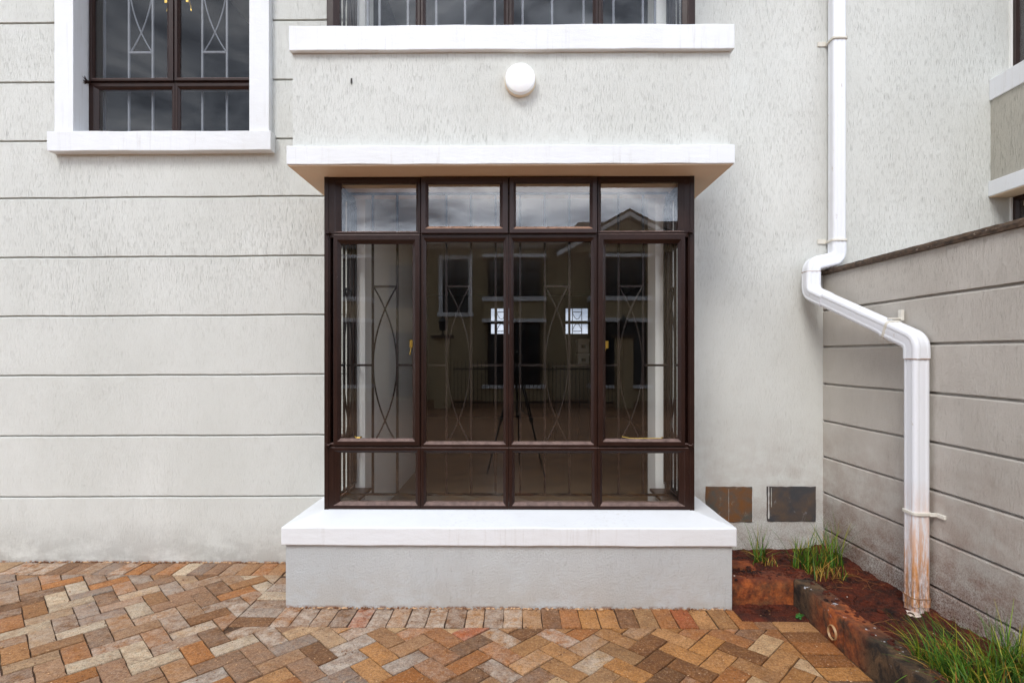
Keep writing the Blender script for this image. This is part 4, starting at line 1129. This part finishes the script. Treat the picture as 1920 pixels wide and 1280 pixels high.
tag(mb.build('weed_seedling', M.m, fix=False), 'tiny bright green weed growing at the end of the pavers by the kerb', 'weed')
# dry roots and straw trailing on the soil
mb = MB(); rg = random.Random(14)
def root(x, y, az, L_, r_=.0014, curl=.5):
    p = [x, y]; pts = []; n = 12; c0 = rg.uniform(-curl, curl)
    for k in range(n + 1):
        fl = soil_h(*p) if not (p[0] < 1.70 and p[1] < 3.2) else .158
        pts.append((p[0], p[1], fl + .004 + .012 * math.sin(k / n * math.pi) * rg.uniform(.5, 1)))
        az += c0 / n * 3 + rg.uniform(-.15, .15); p = [min(p[0] + math.cos(az) * L_ / n, wx(p[1]) - .02), min(p[1] + math.sin(az) * L_ / n, 3.68)]
    mb.tube(pts, r_, 5, r1=r_ * .4)
for (x, y, az, L_) in ((1.98, 3.28, -.9, .28), (1.75, 2.62, -.5, .33), (1.74, 2.68, .1, .22), (1.74, 2.45, -.3, .25), (2.0, 3.2, -1.7, .16), (1.78, 2.4, -1.2, .2), (1.95, 2.5, -2.0, .22)): root(x, y, az, L_)
for _ in range(46):
    root(rg.uniform(1.71, 2.1), rg.choice((rg.uniform(1.9, 2.5), rg.uniform(3.05, 3.5), rg.uniform(2.2, 2.7))), rg.uniform(0, 6.3), rg.uniform(.05, .18), rg.uniform(.0006, .0012), 1.2)
for _ in range(16): root(rg.uniform(1.66, 1.72), rg.uniform(1.95, 2.25), rg.uniform(2, 4.5), rg.uniform(.05, .12), .0008, 1.5)
tag(mb.build('dry_roots', ROOT, smooth=60), kind='stuff')

# ---------------------------------------------------------------- things seen through and in the glass
cb = thing('cabinet', 'dark timber cabinet standing inside the room behind the bay window', 'cabinet', loc=(.8, 7.2, .24))
mb = MB(); mb.box(.50, 1.10, 7.0, 7.5, .241, 1.27); mb.build('carcass', TIMBER, cb, bevel=.004)
mb = MB(); mb.box(.49, 1.11, 6.985, 7.51, 1.2705, 1.295); mb.build('cabinet_top', TIMBER, cb, bevel=.003)
mb = MB(); mb.box(.505, .797, 6.982, 6.999, .28, 1.26); mb.build('cabinet_door', TIMBER, cb, bevel=.003)
mb = MB(); mb.box(.803, 1.095, 6.982, 6.999, .28, 1.26); mb.build('cabinet_door', TIMBER, cb, bevel=.003)
for k, (z0, lab) in enumerate(((1.2955, 'lower pale storage box of the stack on the dark cabinet'), (1.4755, 'upper pale storage box of the stack on the dark cabinet'))):
    bx = thing('storage_box', lab, 'storage box', 'storage boxes stacked on the cabinet', (.88, 7.15, z0))
    mb = MB(); mb.box(.80, .945, 7.05, 7.25, z0, z0 + .135); mb.build('box_body', CARD, bx, bevel=.003)
    mb = MB(); mb.box(.795, .95, 7.045, 7.255, z0 + .1355, z0 + .172); mb.build('lid', CARD, bx, bevel=.003)
    mb = MB(); mb.box(.845, .90, 7.046, 7.0495, z0 + .06, z0 + .10); mb.build('handle_slot', BLACK, bx)

tp = thing('tripod', 'black camera tripod mirrored in the middle panes of the bay window', 'tripod', loc=(0, -.12, 0))
mb = MB(); mb.lathe([(0, -.05), (.035, -.05), (.045, 0), (.03, .03), (.02, .05), (.02, .10), (.035, .105), (.035, .12), (0, .12)], (0, -.12, 1.24), (0, 0, 1), 20); mb.build('tripod_head', BLACK, tp, smooth=40)
mb = MB(); mb.tube([(0, -.12, 1.24), (0, -.12, .75)], .013, 10); mb.build('centre_column', BLACK, tp, smooth=40)
for a in (35, 155, 275):
    dx_, dy_ = math.cos(R(a)), math.sin(R(a)); f = lambda t, o=0: (dx_ * (.04 + .36 * t) - dy_ * o, -.12 + dy_ * (.04 + .36 * t) + dx_ * o, 1.24 - 1.24 * t)
    mb = MB()
    for o in (-.02, .02): mb.tube([f(0, o), f(.5, o)], .009, 8)
    mb.tube([f(.45), f(1)], .010, 8); mb.tube([f(.47, -.03), f(.47, .03)], .017, 8); mb.tube([(0, -.12, .80), f(.44)], .006, 6)
    mb.build('leg', BLACK, tp, smooth=40)
cm = thing('camera_on_tripod', 'black camera on the tripod mirrored in the bay window', 'camera', loc=(0, -.12, 1.36))
mb = MB(); mb.box(-.07, .07, -.16, -.095, 1.362, 1.455); mb.box(-.03, .03, -.15, -.1, 1.455, 1.48); mb.build('camera_body', BLACK, cm, bevel=.01)
mb = MB(); mb.lathe([(.038, 0), (.040, .05), (.036, .052)], (0, -.094, 1.415), (0, 1, 0), 24); mb.build('lens_barrel', BLACK, cm, smooth=40)

# house across the courtyard
OY = -11.15
op = thing('opposite_house', 'cream house with white bands and tiled gable mirrored in the window panes', 'house', loc=(0, OY, 0))
mb = MB(); mb.box(-13, 13, OY - 6, OY, -.05, 4.95)
for a, b in ((-1.05, .87), (2.35, 4.25), (-6.6, -4.7)): mb.box(a, b, OY, OY + .55, -.04, .40); mb.box(a, b, OY, OY + .55, 2.62, 3.17)
for z_ in (.75, 1.15, 1.55, 1.95, 2.35, 2.85, 3.3, 3.7, 4.1, 4.5):
    pass
mb.build('wall', OPPW, op)
BB = ((-1.05, .87), (2.35, 4.25), (-6.6, -4.7))
boxes('white_band', TRIM, op, [(a - .05, b + .05, OY - .01, OY + .62, z0 + .001, z1 - .001) for a, b in BB for z0, z1 in ((.40, .50), (2.50, 2.62), (3.17, 3.31), (4.55, 4.66))])
boxes('eaves_board', TRIM, op, [(-13.3, 13.3, OY, OY + .45, 4.96, 5.06)])
a, b, c_, d_ = -2.55, -1.45, 2.86, 4.6
q = MB(); q.box(a, a + .13, OY, OY + .06, c_, d_); q.box(b - .13, b, OY, OY + .06, c_, d_); q.box(a - .05, b + .05, OY, OY + .08, c_ - .14, c_ - .001); q.box(a, b, OY, OY + .06, d_ + .001, d_ + .14)
q.build('window_surround', TRIM, op)
boxes('window', OGLASS, op, [(a + .15, b - .15, OY + .30, OY + .38, z0, z1) for a, b in BB for z0, z1 in ((.505, 2.495), (3.315, 4.545))] + [(-2.41, -1.59, OY + .002, OY + .01, 2.87, 4.59)] +
      [(a, a + 1.1, OY + .002, OY + .02, z0, z1) for a in (-4.2, 5.6) for z0, z1 in ((.1, 2.2), (3.0, 4.4))])
mb = MB()
for a, b in ((-1.05, .87), (2.35, 4.25), (-6.6, -4.7)):
    for z0, z1 in ((.505, 2.495), (3.315, 4.545)):
        for k in range(5): x = a + .15 + (b - a - .30) * k / 4; mb.box(x - .03, x + .03, OY + .381, OY + .41, z0, z1)
        for zz in (z0 + .02, z1 - .4, z1 - .02): mb.box(a + .12, b - .12, OY + .382, OY + .412, zz - .025, zz + .025)
mb.box(-2.02, -1.98, OY + .011, OY + .03, 2.87, 4.59); mb.box(-2.41, -1.59, OY + .011, OY + .031, 3.9, 3.95)
mb.build('window_frame', FRAME, op)
mb = MB(); e0 = OY + .65
mb.add([(-13.4, e0, 5.0), (13.4, e0, 5.0), (13.4, OY - 2.6, 6.0), (-13.4, OY - 2.6, 6.0), (-13.4, OY - 6.5, 5.0), (13.4, OY - 6.5, 5.0)], [(0, 1, 2, 3), (3, 2, 5, 4), (0, 3, 4), (1, 5, 2)])
gx = 3.55
mb.add([(gx - 2.4, OY + .75, 4.75), (gx, OY + .75, 6.08), (gx + 2.4, OY + .75, 4.75), (gx - 2.4, OY - 4, 4.75), (gx, OY - 4, 6.08), (gx + 2.4, OY - 4, 4.75)], [(0, 1, 4, 3), (1, 2, 5, 4)])
mb.add([(gx - 2.3, OY + .70, 4.70), (gx, OY + .70, 5.98), (gx + 2.3, OY + .70, 4.70), (gx - 2.3, OY - 4, 4.70), (gx, OY - 4, 5.98), (gx + 2.3, OY - 4, 4.70)], [(0, 1, 4, 3), (1, 2, 5, 4)])
mb.add([(1.2, OY - .5, 5.1), (9.5, OY - .5, 5.1), (8.0, OY - 3.5, 6.7), (2.4, OY - 3.5, 6.7), (1.2, OY - 6, 5.1), (9.5, OY - 6, 5.1)], [(0, 1, 2, 3), (3, 2, 5, 4), (0, 3, 4), (1, 5, 2)])
mb.build('roof', ROOF, op)
mb = MB(); mb.add([(gx - 1.9, OY + .45, 4.75), (gx + 1.9, OY + .45, 4.75), (gx, OY + .45, 5.82), (gx - 1.9, OY + .3, 4.75), (gx + 1.9, OY + .3, 4.75), (gx, OY + .3, 5.82)], [(0, 1, 2), (3, 4, 5), (0, 1, 4, 3), (1, 2, 5, 4), (2, 0, 3, 5)])
mb.build('gable', OPPW, op)
mb = MB()
for s_ in (-1, 1):
    mb.add([(gx, OY + .77, 5.98), (gx, OY + .77, 5.84), (gx + s_ * 2.3, OY + .77, 4.54), (gx + s_ * 2.3, OY + .77, 4.70), (gx, OY + .72, 5.98), (gx, OY + .72, 5.84), (gx + s_ * 2.3, OY + .72, 4.54), (gx + s_ * 2.3, OY + .72, 4.70)], [(0, 1, 2, 3), (4, 5, 6, 7), (0, 1, 5, 4), (1, 2, 6, 5), (2, 3, 7, 6), (3, 0, 4, 7)])
mb.build('bargeboard', TRIM, op)

# gate pillars and railing in front of it
def pillar(x, label):
    t = thing('gate_pillar', label, 'gate pillar', 'gate pillars across the courtyard', (x, -8.4, 0))
    mb = MB(); mb.box(x - .22, x + .22, -8.62, -8.18, -.02, 1.92); mb.build('shaft', OPPW, t, bevel=.01)
    mb = MB(); mb.box(x - .30, x + .30, -8.70, -8.10, 1.9205, 2.0); mb.build('cap', COPING, t, bevel=.01)
    mb = MB(); mb.lathe([(0, 0), (.06, 0), (.06, .02), (.02, .05), (.02, .12), (.09, .15), (.12, .36), (.14, .38), (.05, .48), (.01, .54)], (x, -8.4, 2.0005), (0, 0, 1), 8); mb.build('lantern', BLACK, t)
pillar(-2.05, 'gate pillar with black lantern mirrored in the second column of panes')
pillar(2.95, 'gate pillar with black lantern mirrored in the right column of panes')
rl = thing('railing', 'low black steel railing mirrored behind the tripod in the bay window', 'railing', loc=(.3, -8.4, 0))
mb = MB()
for z_ in (.12, 1.05): mb.box(-1.75, 2.65, -8.42, -8.38, z_, z_ + .04)
mb.build('rail', BLACK, rl)
mb = MB()
for k in range(41): x = -1.73 + 4.36 * k / 40; mb.box(x - .008, x + .008, -8.408, -8.392, 0, 1.3)
mb.build('baluster', BLACK, rl)['kind'] = 'stuff'
